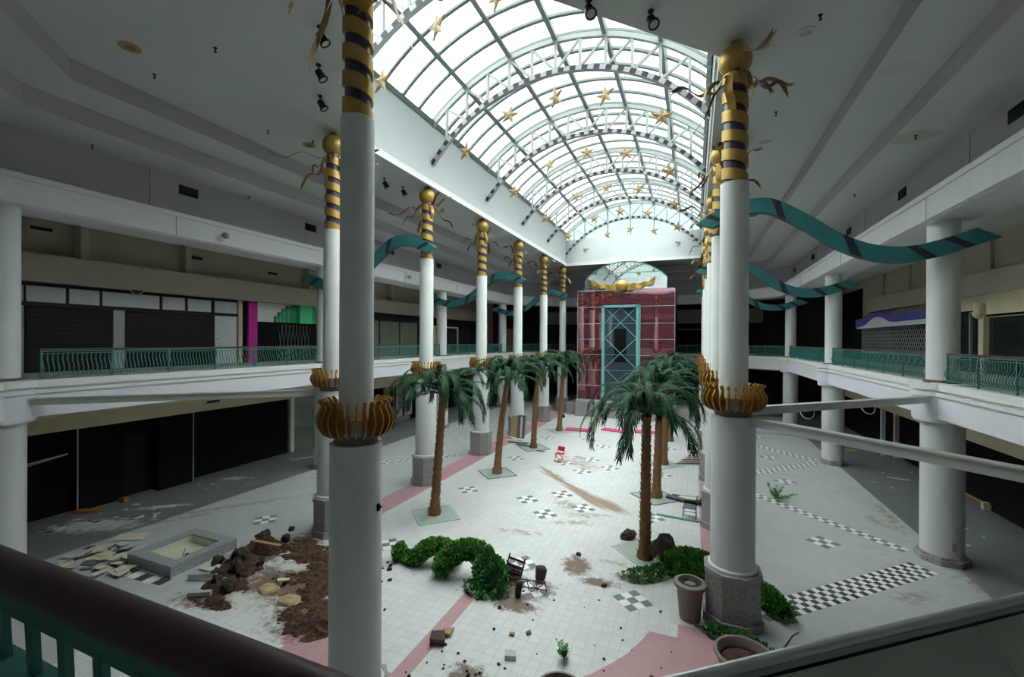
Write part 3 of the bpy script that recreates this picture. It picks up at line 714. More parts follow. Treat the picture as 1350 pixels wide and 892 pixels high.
railing((CX+6.75,48.3),(CX+12.5,42.75),'teal railing slanting across the far right balcony corner')
railing((CX-12.5,42.75),(CX-6.75,48.3),'teal railing slanting across the far left balcony corner')
railing((CX-6.5,48.35),(CX+6.5,48.35),'teal railing along the far end behind the maroon tower',sp=.16)
railing((-18.55,5.75),(-16.6,3.8),'short teal railing with curved bars at the left picture edge')
railing((-7.2,.35),(-.12,.35),'dark maroon handrail with teal bars right in front of the camera',z=5.66,h=.86,sp=.094,bal=BALB,hr=.0278,front=True)

# guard panel at the camera's right
def guard():
    a=Vector((-.12,.393)); d=Vector((.784,.620)); d.normalize(); ang=math.atan2(d.y,d.x)
    t=thing('guard_panel','grey-green solid guard panel with bright metal cap beside the camera','guard rail',(a.x,a.y,5.6),ang)
    L_=8.6; T=.96
    m=MB(); m.tube([(0,-.001,T-.006),(L_,-.001,T-.006)],.0065,16); m.build('metal_cap',[CAPM],t)
    m=MB(); m.box(0,L_,-.0075,.002,T-.016,T-.008); m.build('cap_side',[mat('cap_shade_blue',(.50,.56,.64),.4,.5)],t)  # blue-grey of the cap's shaded face put into its colour
    m=MB(); m.box(0,L_,-.006,.002,T-.024,T-.016); m.build('shadow_gap',[DARK],t)  # solid dark strip drawn as the shadow between cap and panel
    m=MB(); x=0
    for w in (.575,1.5,1.5,1.5,1.5,1.5,1.5):
        if x+w>L_: w=L_-x
        
        P=[(-.004,T-.020),(-.004,T-.034),(-.62,T-.65),(-.63,T-.64)]
        m.v+=[(x+.0015,y_,z_) for y_,z_ in P]+[(x+w-.0015,y_,z_) for y_,z_ in P]; o_=len(m.v)-8
        for q in range(4): m.face((o_+q,o_+(q+1)%4,o_+4+(q+1)%4,o_+4+q))
        m.face((o_+3,o_+2,o_+1,o_)); m.face((o_+4,o_+5,o_+6,o_+7)); x+=w
    m.build('panel',[CONC],t)
guard()

# ------------------------------------------------------------------ palms
def frond_mesh(e0,seed,L_=2.25):
    rr=random.Random(seed); b=MB(); n=18; p=Vector((.05,0,0)); pts=[p.copy()]; dirs=[]
    for i in range(n):
        t=i/n; e=math.radians(e0)-(math.radians(e0)+math.radians(87))*min(1,t*1.06)**1.5
        d=Vector((math.cos(e),.10*math.sin(t*3+seed),math.sin(e))).normalized(); dirs.append(d); p=p+d*L_/n; pts.append(p.copy())
    dirs.append(dirs[-1])
    b.tube(pts,[.024-.018*i/n for i in range(n+1)],5,1)
    m=52
    for k in range(m):
        t=.08+.92*(k+.5)/m; f=t*n; i=min(int(f),n-1); q=pts[i].lerp(pts[i+1],f-i); d=dirs[i]
        nrm=Vector((-d.z,0,d.x))
        ll=(.42*math.sin(PI*min(1,.22+t*.74))**.6+.05)*rr.uniform(.8,1.15)
        for s in (-1,1):
            out=(Vector((0,s,0))*rr.uniform(.34,.52)+d*.95+nrm*rr.uniform(-.1,.15)).normalized()
            mid=q+out*ll*.5+Vector((0,0,-.02)); end=q+out*ll*.95+Vector((rr.uniform(-.03,.03),rr.uniform(-.03,.03),-.24*ll-.03))
            sd=d.cross(out).cross(out).normalized() if d.cross(out).length>.01 else nrm
            w=.0125; o=len(b.v)
            b.v+= [tuple(q-sd*w*.6),tuple(q+sd*w*.6),tuple(mid+sd*w),tuple(mid-sd*w),tuple(end)]
            b.face((o,o+1,o+2,o+3),0,False); b.face((o+3,o+2,o+4),0,False)
    return b.mesh('frond',[LEAF,RACH])
FR={e:frond_mesh(e,100+e,l) for e,l in ((84,1.9),(68,2.5),(50,2.75),(30,2.7),(8,2.2))}
def trunk_mesh(h,lean,bend,seed):
    rr=random.Random(seed); b=MB(); n=30; prof=[]
    pts=[];rs=[]
    for i in range(n+1):
        t=i/n; pts.append(Vector((lean[0]*t+bend*math.sin(PI*t),lean[1]*t,h*t)))
        r=.135+.055*(1-t)+.10*max(0,1-t*9)**1.5
        rs.append(r*(1.0 if i%2 else .90))
    b.tube(pts,rs,12)
    for i in range(n):            # pointed leaf-base scales
        for k in range(9):
            a=2*PI*(k+(i%2)*.5)/9+rr.uniform(-.15,.15); t=(i+rr.random()*.5)/n; c=pts[i].lerp(pts[i+1],.3); r=rs[i]*.93
            rad=Vector((math.cos(a),math.sin(a),0)); tan=Vector((-math.sin(a),math.cos(a),0)); w=.05; hh=rr.uniform(.09,.15)
            o=len(b.v); base=c+rad*r
            b.v+=[tuple(base-tan*w),tuple(base+tan*w),tuple(base+rad*rr.uniform(.03,.065)+Vector((0,0,hh))),tuple(base-Vector((0,0,.03))+rad*.02)]
            b.face((o,o+2,o+3)); b.face((o+3,o+2,o+1)); b.face((o,o+1,o+2))
    return b.mesh('trunk',[BARK]),pts[-1]
def palm(x,y,h,lean,label,seed,sc=1.,bend=0.):
    rr=random.Random(seed); t=thing('palm_tree',label,'palm tree',(x,y,0),0,'artificial palms in the court')
    tm,top=trunk_mesh(h,lean,bend,seed); link('trunk',tm,t)
    for e,n in ((84,5),(68,8),(50,9),(30,8),(8,5)):
        for k in range(n):
            o=link('frond',FR[e],t,top+Vector((0,0,.02*rr.random())),(rr.uniform(-.12,.12),rr.uniform(-.14,.10),2*PI*(k+rr.uniform(-.28,.28))/n+e*.37))
            s=sc*rr.uniform(.86,1.08); o.scale=(s,s,s)
    m=MB(); m.lathe([(.10,-.18),(.16,-.05),(.13,.10),(.03,.2)],10,(top.x,top.y)); m.v=[(a,b_,c+top.z) for a,b_,c in m.v]; m.build('crown_heart',[LEAF],t)
    return t
palm(-9.48,15.0,4.75,(.22,.25),'artificial palm nearest in the left row, standing in a pale square grate',1,1.08)
palm(-9.42,20.9,4.95,(.45,.35),'slightly leaning artificial palm, second in the left row',2,1.06,-.08)
palm(-9.52,26.8,5.05,(.35,-.1),'artificial palm third in the left row, beside the leaning board',3,1.04,-.05)
palm(-9.5,32.6,5.15,(.25,.2),'artificial palm farthest in the left row, close to the maroon tower',4,1.02)
palm(-1.41,14.6,4.55,(.02,.1),'largest dark artificial palm nearest in the right row, in front of the tower',5,1.06)
palm(-1.51,20.5,4.8,(.12,.2),'artificial palm second in the right row, just behind the largest palm',6,1.02)
palm(-1.53,26.1,5.0,(.12,.1),'artificial palm third in the right row, mostly hidden by the nearer palms',7,1.0)
palm(-1.5,32.4,5.1,(.1,.1),'artificial palm farthest in the right row, hidden behind the other palms',8,1.0)
def grate(x,y,label,broken=False):
    t=thing('tree_grate',label,'grate',(x,y,.004),PI/4,'square grates round the palms')
    m=MB(); h=.80
    for k in range(4):
        M_=Matrix.Rotation(k*PI/2,4,'Z'); m.box(-h,h,h-.05,h,0,.018,0,M_)
    m.build('rim',[CHIPD if broken else GRATE],t)
    m=MB()
    for k in range(15):
        u=-.73+k*.104
        if abs(u)<.27: m.box(u-.038,u+.038,-.75,-.27,0,.015); m.box(u-.038,u+.038,.27,.75,0,.015)
        else: m.box(u-.038,u+.038,-.75,.75,0,.015)
    m.build('grille',[GRATE],t)
for (x,y,l,b) in [(-9.4,14.95,'pale slatted grate at the foot of the nearest left palm',False),(-9.42,20.9,'dark-edged grate at the foot of the second left palm',True),(-9.52,26.8,'dark-edged grate at the foot of the third left palm',True),
              (-9.5,32.6,'grate at the foot of the farthest left palm',False),(-1.41,15.0,'pale slatted grate at the foot of the largest right palm',False),(-1.51,20.5,'grate at the foot of the second right palm',True),(-1.53,26.1,'grate at the foot of the third right palm',False)]: grate(x,y,l,b)

# ------------------------------------------------------------------ maroon glass tower at the far end
def tower():
    yf=40.0; x0,x1=-9.95,-1.52; xa,xb=-9.25,-2.15; xc=(x0+x1)/2; zt=11.45
    t=thing('glass_tower','tall maroon mirrored tower with arched top and blue lattice door at far end','tower',(xc,yf+2.6,0))
    def bl(name,m,mats): m.v=[(a-xc,b-yf-2.6,c) for a,b,c in m.v]; return m.build(name,mats,t)
    m=MB(); m.box(x0-.15,x1+.15,yf-.25,yf+5.2,0,1.35); m.box(x0-1.15,x0-.15,yf+.4,yf+4.5,0,1.1); m.box(x1+.15,x1+1.15,yf+.4,yf+4.5,0,1.1); bl('granite_base',m,[GRANITE])
    m=MB(); m.box(x0-.1,x1+.1,yf-.3,yf+5.2,1.35,1.5); bl('sill',m,[STEEL])
    da,db=-7.72,-4.35
    m=MB(); m.box(x0,da,yf,yf+5,1.5,zt); m.box(db,x1,yf,yf+5,1.5,zt); m.box(da,db,yf+.05,yf+5,10.0,zt); bl('mirror_wall',m,[MARG])
    m=MB(); m.box(da,db,yf+.35,yf+.4,1.5,10.0); bl('door_glass',m,[BLUEG])
    # arched crown
    m=MB(); n=24; P=[(xa,11.46),(xb,11.46),(xb,12.45)]
    r=((xb-xa)**2/4+1.5**2)/(2*1.5); a=math.asin((xb-xa)/2/r); cz=13.95-r; cx=(xa+xb)/2
    for i in range(1,n): th=a-2*a*i/n; P.append((cx+r*math.sin(th),cz+r*math.cos(th)))
    P.append((xa,12.45)); M_=Matrix(((1,0,0,0),(0,0,1,yf+.02),(0,1,0,0),(0,0,0,1))); m.prism(P,0,4.5,0,M_); bl('arched_crown',m,[CLEARM])
    m=MB(); prev=None
    for i in range(n+1):
        th=-a+2*a*i/n; q=(cx+r*math.sin(th),yf,cz+r*math.cos(th))
        if prev: m.beam(prev,q,.09,.09)
        prev=q
    m.beam((xa,yf,11.46),(xa,yf,12.45),.05,.05); m.beam((xb,yf,11.46),(xb,yf,12.45),.05,.05); m.beam((xa+.45,yf,12.95),(xb-.45,yf,12.95),.05,.05); bl('arch_trim',m,[RAILT])
    TL=mat('teal_light',(.20,.50,.48),.4); FR_=mat('pale_joint',(.55,.66,.66),.4)
    m=MB()
    for z in (1.55,2.85,4.25,5.65,7.05,8.45,9.95): m.box(x0,da,yf-.02,yf+.01,z-.016,z+.016); m.box(db,x1,yf-.02,yf+.01,z-.016,z+.016)
    for x in (x0,x1): m.box(x-.015,x+.015,yf-.02,yf+.01,1.5,zt)
    m.box(x0,x1,yf-.03,yf+.01,zt-.03,zt+.03)
    bl('joint_strip',m,[FR_])
    m=MB(); m.box(da,da+.22,yf-.05,yf+.35,1.5,10.05); m.box(db-.36,db-.14,yf-.05,yf+.35,1.5,10.05); m.box(db-.08,db,yf-.05,yf+.35,1.5,10.05); m.box(da,db,yf-.05,yf+.35,9.9,10.1); bl('door_frame',m,[TL])
    m=MB(); w0,w1=da+.22,db-.36; W=w1-w0; H=W*.98; z=9.9
    # diamond lattice
    zz=9.9
    def seg(p,q):
        if q[1]<1.5:
            f=(p[1]-1.5)/(p[1]-q[1]); q=(p[0]+(q[0]-p[0])*f,1.5)
        m.beam((p[0],yf+.28,p[1]),(q[0],yf+.28,q[1]),.055,.05,0,(0,1,0))
    seg((w0+W/2,9.9),(w0,9.9-W/2*.98)); seg((w0+W/2,9.9),(w1,9.9-W/2*.98))
    while zz>1.6:
        seg((w0,zz),(w1,zz-H)); seg((w1,zz),(w0,zz-H)); zz-=H
    for z in (8.45,5.65,4.25): m.beam((w0,yf+.3,z),(w1,yf+.3,z),.03,.03)
    bl('lattice',m,[TL])
    m=MB(); m.box(da+1.05,db-1.25,yf+.30,yf+.345,5.0,8.0); bl('dark_opening',m,[BLACK])
    # winged ball
    o=MB(); pr=[(.02,-.52)]+[(.52*math.sin(PI*k/14),-.52*math.cos(PI*k/14)) for k in range(1,14)]+[(.02,.52)]; o.lathe(pr,24)
    w=o.build('ornament_ball',[GOLD],t,(-5.9-xc,-3.05,11.75))
    o=MB(); pts=[];sd=[]
    for i in range(37):
        u=-1+i/18; pts.append((u*2.55,.12*math.sin(i*1.05),-.12+.38*abs(u)**2.2+.07*math.sin(i*1.05))); sd.append((0,.15*math.cos(i*.9),1))
    o.strip(pts,sd,[.62-.32*abs(-1+i/18) for i in range(37)],.05)
    for s in (-1,1): o.strip([(s*2.4,0,.15),(s*2.62,.05,.42),(s*2.72,.0,.72)],[(1,0,.2)]*3,[.3,.22,.06],.04); o.strip([(s*2.3,0,.1),(s*2.5,-.05,.45),(s*2.5,.0,.7)],[(1,0,.2)]*3,[.25,.18,.05],.04)
    o.build('ornament_wings',[GOLD],t,(-5.9-xc,-2.95,11.75))
tower()

# ------------------------------------------------------------------ shops
def grp(name,label,cat,loc): return thing(name,label,cat,loc)
def pb(par,name,mats,*boxes):
    l=par.location; m=MB()
    for b in boxes: m.box(b[0]-l.x,b[1]-l.x,b[2]-l.y,b[3]-l.y,b[4]-l.z,b[5]-l.z,b[6] if len(b)>6 else 0)
    return m.build(name,mats if isinstance(mats,list) else [mats],par)
XW=-22.98
def shops_left():
    t=grp('shuttered_shop','black-framed shop with pale transom panels and dark roller shutters, upper left','shop front',(-23,11.5,5.58))
    pb(t,'frame',DARK,(-23.1,-23.0,7.0,16.6,5.58,9.05),(-23.0,-22.93,7.0,16.6,8.87,8.98),(-23.,-22.93,7.0,16.6,8.1,8.24))
    for a,b in ((8.28,9.4),(9.51,10.47),(10.58,12.7),(12.84,13.81),(13.96,15.07),(15.27,16.44)): pb(t,'transom_panel',PALE,(-23,-22.95,a,b,8.26,8.86))
    for a,b in ((8.28,10.9),(11.36,15.1)):
        pb(t,'roller_shutter',[SHUT,DARK],*[(-23.0,-22.96+(.012 if k%2 else 0),a,b,5.6+k*.085,5.6+(k+1)*.085,k%2) for k in range(29)])
    pb(t,'mullion',GREYP,(-23.0,-22.92,10.93,11.34,5.6,8.1))
    pb(t,'side_pilaster',GREYP,(-23,-22.9,7.2,8.2,5.6,8.1),(-23,-22.92,7.2,8.2,8.26,8.86))
    pb(t,'grey_door',PALE,(-23,-22.94,15.27,16.44,5.6,8.12))
    o=pb(t,'lock_plate',STEEL,(-22.94,-22.91,15.36,15.44,6.85,6.95))
    m=MB(); 
    for a,b in (((-22.45,11.2,9.05),(-22.45,11.48,8.80)),((-22.45,11.48,8.80),(-22.45,11.62,8.80)),((-22.45,11.62,8.80),(-22.45,11.88,9.05))): m.beam(Vector(a)-t.location,Vector(b)-t.location,.03,.03,0,(1,0,0))
    m.build('projecting_sign_edge',[BEIGE],t); m=MB(); m.prism([(11.2-11.5,9.03-5.58),(11.48-11.5,8.81-5.58),(11.62-11.5,8.81-5.58),(11.88-11.5,9.03-5.58)],.50,.54,0,Matrix(((0,0,1,0),(1,0,0,0),(0,1,0,0),(0,0,0,1)))); m.build('projecting_sign',[WOODD],t)
    t=grp('magenta_pilaster','magenta painted pilaster between the shutters and the green-signed shop','pilaster',(-22.95,17.3,5.58))
    pb(t,'shaft',MAGENTA,(-23,-22.8,17.03,17.57,5.58,9.1)); pb(t,'beige_post',BEIGE,(-23,-22.88,16.51,16.73,5.58,9.05)); pb(t,'dark_reveal',BLACK,(-23.05,-22.95,16.73,17.03,5.58,9.05))
    t=grp('green_sign_shop','dark shop with stepped green skyline sign on white band','shop front',(-22.95,19.9,5.58))
    pb(t,'sign_band',WHITE,(-23.05,-22.9,17.6,23.0,7.9,9.12)); pb(t,'dark_opening',BLACK,(-23.05,-22.97,17.6,23.0,5.58,7.9))
    st=[(18.69,18.95,8.25),(18.95,19.2,8.5),(19.2,19.5,8.72),(19.5,19.9,8.92),(19.9,20.3,9.05)]
    pb(t,'sign_steps',[GREEND,GREEN],*[(-22.9,-22.75-i*.02,a,b,7.9,z,0) for i,(a,b,z) in enumerate(st)],*[(-22.75-i*.02,-22.73-i*.02,a+.05,a+.16,7.92,z-.18,1) for i,(a,b,z) in enumerate(st[:4])])
    pb(t,'sign_block',GREEN,(-22.9,-22.6,20.3,21.25,7.88,9.05))
    pb(t,'sign_curve',GREEND,*[(-22.9,-22.72,21.25+.18*k,21.43+.18*k,7.9,9.0-.045*k*k*1.2) for k in range(4)])
    m=MB()
    for k in range(9):
        for s in (-1,1): m.beam((.02,-.5+.26*k-.4,.05 if s>0 else 2.2),(.02,-.5+.26*k-.4+.35,2.2 if s>0 else .05),.012,.012)
    m.build('folding_gate',[GREYP],t)
    t=grp('green_glass_shop','shop with wide dull green glass front behind the second left column','shop front',(-23,29,5.58))
    pb(t,'glass',GLASSG,(-23.05,-22.97,23.0,33.5,5.58,8.4)); pb(t,'frame',DARK,*[(-22.98,-22.92,y-.04,y+.04,5.58,8.9) for y in (23.1,25.6,28.2,30.8,33.4)],(-22.98,-22.9,23,33.5,8.4,9.0))
    t=grp('framed_doorway_shop','dim shop with beige framed doorways on the left balcony','shop front',(-23,38,5.58))
    pb(t,'back_panel',GLASSD,(-23.05,-22.97,33.6,47,5.58,9.0)); pb(t,'door_frame',BEIGE,*[(-22.97,-22.88,y-.07,y+.07,5.58,8.2) for y in (35.6,37.9,38.1,40.6)],(-22.97,-22.88,35.6,40.6,8.1,8.25))
    pb(t,'panel',TAND,(-22.97,-22.93,35.7,37.8,5.6,8.1))
    t=grp('orange_panel_screen','orange wooden panels standing at the far left end of the balcony','panel',(-20.5,49,5.58))
    pb(t,'panel',WOOD,(-21.3,-20.3,49,49.08,5.58,8.3),(-20.25,-19.3,49.1,49.18,5.58,8.3))
    t=grp('leaning_orange_board','narrow orange board leaning before the dark far left shops','board',(-21.6,45.5,5.58))
    pb(t,'board',ORANGE,(-21.75,-21.35,45.5,45.58,5.58,8.7))
    # bulkhead above the shops, upper and lower
    m=MB(); m.box(-23.2,-22.45,4,46,9.0,10.03); m.box(-23.25,-22.93,4,46,10.03,10.1)
    for y in (9.88,13.83,21.2,29.5,37.5): m.box(-23.2,-22.7,y-.13,y+.13,10.0,11.45)
    struct(m.build('trim_4',[TAN]))
    m=MB(); m.box(-23.2,-21.6,4,22.2,3.45,4.6); m.box(-23.2,-22.2,22.2,46,3.2,4.6); struct(m.build('trim_5',[BEIGE]))
    t=grp('black_ground_shop','black ground-floor shop front with recessed doorways, lower left','shop front',(-23,13,0))
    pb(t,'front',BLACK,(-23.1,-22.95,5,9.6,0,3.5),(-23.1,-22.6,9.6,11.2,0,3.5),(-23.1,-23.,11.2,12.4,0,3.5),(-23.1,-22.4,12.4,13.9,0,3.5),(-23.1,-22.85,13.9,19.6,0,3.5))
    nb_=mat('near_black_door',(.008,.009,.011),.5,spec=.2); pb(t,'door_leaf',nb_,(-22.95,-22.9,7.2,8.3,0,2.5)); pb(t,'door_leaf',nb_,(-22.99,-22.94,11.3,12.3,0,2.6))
    pb(t,'corner_strip',GREYP,(-22.6,-22.57,9.6,9.64,0,3.4),(-22.4,-22.37,13.86,13.9,0,3.4))
    m=MB(); m.beam((.2,-5.2,2.15),(.25,-3.6,2.35),.02,.05); m.beam((.2,-5.2,2.05),(.25,-3.6,2.33),.015,.03); m.build('hanging_strip',[BOARD],t)
    t=grp('ground_glass_doorway','ground-floor glass doorway with white post beyond the black shop','shop front',(-23,22,0))
    pb(t,'white_post',WHITE,(-22.9,-22.7,19.75,20.0,0,3.4)); pb(t,'glass',GLASSG,(-23.,-22.95,20.1,22.0,0,3.2)); pb(t,'frame',DARK,(-23,-22.9,20.0,20.12,0,3.3),(-23,-22.9,21.9,22.05,0,3.3))
    pb(t,'dark_front',BLACK,(-23.1,-23.0,22,30,0,3.3)); [pb(t,'pale_pane',PALE,(-23,-22.95,a_,b_,.4,2.9)) for a_,b_ in ((30.4,31.2),(31.6,32.6),(34,35.2))]; pb(t,'beige_post',BEIGE,(-23,-22.7,28.8,29.1,0,3.3)); pb(t,'far_front',BLACK,(-23.1,-22.98,32.6,46,0,3.3))  # lit look of the panes put into their pale colour
shops_left()
def shops_right():
    XB=11.35
    m=MB(); m.box(XB,11.7,8,38.5,9.0,9.92); m.box(11.5,11.7,8,38.5,9.92,10.0)
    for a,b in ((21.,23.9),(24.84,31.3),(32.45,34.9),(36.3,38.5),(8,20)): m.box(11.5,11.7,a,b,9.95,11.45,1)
    struct(m.build('trim_6',[TAN,TAND]))
    m=MB(); m.box(11.62,11.68,8,29.3,8.35,9.02); struct(m.build('trim_7',[BEIGE]))
    t=grp('beige_pilaster_shop','dark shop windows with beige pilaster and carved capital, upper right','shop front',(11.6,25,5.58))
    pb(t,'glass',GLASSD,(11.58,11.66,12,25.05,5.58,8.0),(11.58,11.66,25.55,29.3,5.58,8.35))
    pb(t,'pilaster',BEIGE,(11.42,11.66,25.12,25.48,5.58,8.6)); q=MB(); q.lathe([(.05,0),(.16,.1),(.2,.25),(.14,.4),(.2,.55),(.12,.7)],12,(-.26,.3)); q.v=[(a,b,c+2.35) for a,b,c in q.v]; q.build('capital',[BEIGE],t)
    pb(t,'transom',BEIGE,(11.5,11.66,12,25.1,7.98,8.1),(11.5,11.66,12,25.1,8.0,9.0)); pb(t,'mullion',GREYP,(11.5,11.58,26.3,26.36,5.58,8.3),(11.5,11.58,18,18.08,5.58,8.))
    t=grp('purple_awning_shop','shop with wavy purple sign over a lattice gate, upper right','shop front',(11.5,35,5.58))
    top=cat([(-5.7,3.0),(-4.4,2.98),(-3.2,3.02),(-2.0,2.98),(-.9,3.08),(.4,3.25),(1.6,3.27),(2.6,3.15),(3.4,3.02),(4.2,2.98),(4.95,2.96)],4)
    low=cat([(-5.7,2.62),(-3.9,2.60),(-2.2,2.55),(-1.1,2.62),(-.2,2.86),(.8,3.02),(1.7,2.98),(2.6,2.75),(3.4,2.50),(4.2,2.42),(4.95,2.40)],4)
    m=MB(); P=[(p.x,p.y) for p in top]+[(p.x,p.y) for p in reversed(low)]
    o=len(m.v); n=len(top)
    for xx in (-.45,-.2):
        m.v+=[(xx,p.x,p.y) for p in top]+[(xx,p.x,p.y) for p in low]
    for i in range(n-1):
        m.face((i,i+1,n+i+1,n+i)); m.face((2*n+i,3*n+i,3*n+i+1,2*n+i+1)); m.face((i,2*n+i,2*n+i+1,i+1)); m.face((n+i,n+i+1,3*n+i+1,3*n+i))
    m.face((0,n,3*n,2*n)); m.face((n-1,3*n-1,4*n-1,2*n-1)); m.build('purple_sign',[PURPLEA],t)
    pb(t,'pale_fascia',PALE,(11.1,11.3,29.3,39.9,7.88,8.15),(11.3,11.34,29.3,39.9,8.1,8.5)); m=MB(); m.prism([(.0,2.5)]+[(p.x,p.y-.02) for p in low[12:34]]+[(3.6,2.5)],-.38,-.3,0,Matrix(((0,0,1,0),(1,0,0,0),(0,1,0,0),(0,0,0,1)))); m.build('fascia_arch',[PALE],t)
    m=MB()
    for k in range(40):
        y=-4.65+k*.25
        for s in (-1,1):
            for j in range(5): m.beam((-.0,y,.05+j*.46),(-.0,y+.125*s+.0,.28+j*.46),.012,.02); m.beam((-.0,y+.125*s,.28+j*.46),(-.0,y,.51+j*.46),.012,.02)
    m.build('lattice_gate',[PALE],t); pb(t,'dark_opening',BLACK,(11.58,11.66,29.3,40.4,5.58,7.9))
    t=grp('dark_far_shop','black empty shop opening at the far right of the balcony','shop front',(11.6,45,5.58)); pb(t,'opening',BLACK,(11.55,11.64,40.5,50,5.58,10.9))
    m=MB(); m.box(9.9,11.7,10,44,3.1,4.6); struct(m.build('trim_8',[BEIGE]))
    t=grp('dark_ground_shop','black ground-floor shop front on the right behind the nearest plain column','shop front',(11.6,22,0))
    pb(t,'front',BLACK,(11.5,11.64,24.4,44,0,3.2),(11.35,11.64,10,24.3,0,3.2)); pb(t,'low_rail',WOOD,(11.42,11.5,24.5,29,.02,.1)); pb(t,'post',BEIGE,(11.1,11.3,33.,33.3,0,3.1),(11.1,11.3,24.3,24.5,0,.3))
    t=grp('grey_shop_post','thin pale post standing before the dark right ground-floor shops','post',(10.7,33.6,0)); pb(t,'post',PALE,(10.6,10.8,33.5,33.7,0,3.1))
    # far end
    t=grp('far_upper_shop','dark far shop fronts with pale frame, right of the maroon tower','shop front',(-3,55.5,5.58))
    pb(t,'front',BLACK,(-16,6,55.7,55.9,5.58,9.0)); pb(t,'pale_frame',PALE,(-2.5,-2.4,55.6,55.7,5.58,8.3),(-6,4,55.6,55.7,8.25,8.35)); pb(t,'bulkhead',TAND,(-18,7,55.3,55.8,9.0,10.6))
    t=grp('far_ground_shop','dark ground-floor shops at the far end behind the tower','shop front',(-5.5,55.5,0)); pb(t,'front',BLACK,(-17,6,55.5,55.9,0,4.4))
shops_right()

# ------------------------------------------------------------------ granite basin and planting spill (left)
def basin():
    t=thing('granite_basin','low square granite basin with empty cream inside, on the floor at lower left','basin',(-14.95,9.0,0))
    m=MB(); P=[(-1.05,-1.0),(1.05,-1.0),(1.05,1.0),(-1.05,1.0)]; Q=[(-.70,-.66),(.70,-.66),(.70,.66),(-.70,.66)]
    m.ring(Q,P,0,.32); m.build('rim',[GRANITEB],t)
    m=MB(); m.box(-.70,.70,-.66,.66,0,.03); m.ring([(-.685,-.645),(.685,-.645),(.685,.645),(-.685,.645)],[(-.70,-.66),(.70,-.66),(.70,.66),(-.70,.66)],.03,.25); m.build('lining',[CREAM],t)
    m=MB(); m.tube([(.25,-.1,.03),(.27,-.08,.12),(.3,-.05,.15)],[.05,.06,.03],8); m.tube([(.25,-.1,.06),(.0,-.05,.05),(-.25,.2,.1)],.012,6); m.build('drain_fitting',[DARK],t)
basin()
def heap():
    x0,x1,y0,y1=-14.,-7.4,6.9,12.; st=.06; nx=int((x1-x0)/st); ny=int((y1-y0)/st)
    X,Y=np.meshgrid(x0+np.arange(nx+1)*st,y0+np.arange(ny+1)*st); Z=np.zeros(X.shape)
    for (a,b,rx,ry,h) in [(-13.0,10.4,.9,.5,.38),(-12.6,9.2,.8,.6,.36),(-12.0,8.3,.8,.5,.30),(-11.2,10.6,1.4,.7,.22),(-10.2,9.6,1.3,.9,.16),(-8.5,8.1,.75,.75,.33),(-9.5,9.0,1.0,.7,.14),(-9.1,8.2,.7,.5,.2),(-11.7,7.7,.9,.3,.16),(-12.2,11.1,.6,.4,.14)]:
        Z=np.maximum(Z,h*np.clip(1-((X-a)/rx)**2-((Y-b)/ry)**2,0,1)**.7)
    nz=np.array([noise.fractal(Vector((x*2.1,y*2.1,.3)),.8,2.1,5) for x,y in zip(X.ravel(),Y.ravel())]).reshape(X.shape)
    n2=np.array([noise.noise(Vector((x*9,y*9,5.))) for x,y in zip(X.ravel(),Y.ravel())]).reshape(X.shape)
    n3=np.array([noise.noise(Vector((x*22,y*22,2.))) for x,y in zip(X.ravel(),Y.ravel())]).reshape(X.shape)
    for (a,b,rx,ry) in [(-11.35,9.8,.75,.3),(-10.95,8.1,.8,.3),(-10.2,7.4,.6,.4)]:
        Z*=np.clip(((X-a)/rx)**2+((Y-b)/ry)**2-.4,0,1)
    Z=np.where(Z>.01,Z*(.80+.75*nz)+.09*n2-.055+.03*nz+.05*n3,-.05)
    Z=np.where(Z>.0,Z*.7,Z)
    v=np.stack([X.ravel(),Y.ravel(),Z.ravel()],1); i=np.arange(nx)[None,:]+np.arange(ny)[:,None]*(nx+1)
    f=np.stack([i,i+1,i+nx+2,i+nx+1],-1).reshape(-1,4); keep=(Z.ravel()[f].max(1)>.0); f=f[keep]
    us=np.unique(f); mp=-np.ones(len(v),int); mp[us]=np.arange(len(us)); v=v[us]; f=mp[f]
    me=bpy.data.meshes.new('soil_spill'); me.from_pydata(v.tolist(),[],f.tolist()); me.materials.append(SOIL); me.update()
    tag(link('soil_spill',me),'brown soil spilled over the pink tiles beside the granite basin','soil',kind='stuff')
heap()
def rock_mesh(name,seed,m,sq=(1,.8,.7)):
    rr=random.Random(seed); import bmesh
    bm=bmesh.new(); bmesh.ops.create_icosphere(bm,subdivisions=3,radius=1.)
    for v in bm.verts:
        n_=noise.fractal(v.co*1.3+Vector((seed*3.1,0,0)),.9,2.,4); v.co*=1+.38*n_; v.co.x*=sq[0]; v.co.y*=sq[1]; v.co.z=max(v.co.z*sq[2],-.45)
    me=bpy.data.meshes.new(name); bm.to_mesh(me); bm.free(); me.materials.append(m); me.polygons.foreach_set('use_smooth',[False]*len(me.polygons)); return me
CL=[rock_mesh('clod',k,SOILD,(1,.75+.05*k,.6+.06*k)) for k in range(4)]
def single(name,me,label,cat,loc,rot=(0,0,0),sc=1.,group=None):
    o=link(name,me,None,loc,rot); o.scale=(sc,sc,sc) if not isinstance(sc,tuple) else sc; return tag(o,label,cat,group)
for k,(x,y,s) in enumerate([(-13.5,10.6,.28),(-13.1,10.25,.22),(-12.9,9.4,.38),(-13.3,8.95,.24),(-12.45,8.95,.3),(-11.95,8.75,.24),(-11.7,8.2,.28),(-12.2,8.2,.24),(-12.6,8.5,.22),(-12.1,9.5,.2),(-12.75,10.9,.2),(-13.7,10.9,.2)]):
    single('soil_clod',CL[k%4],'dark clod of root-bound soil in the spilled heap by the granite basin','clod',(x,y,s*.3+.10),(.2*k,.3*k,k*1.3),s*.78,'clods in the spilled heap')
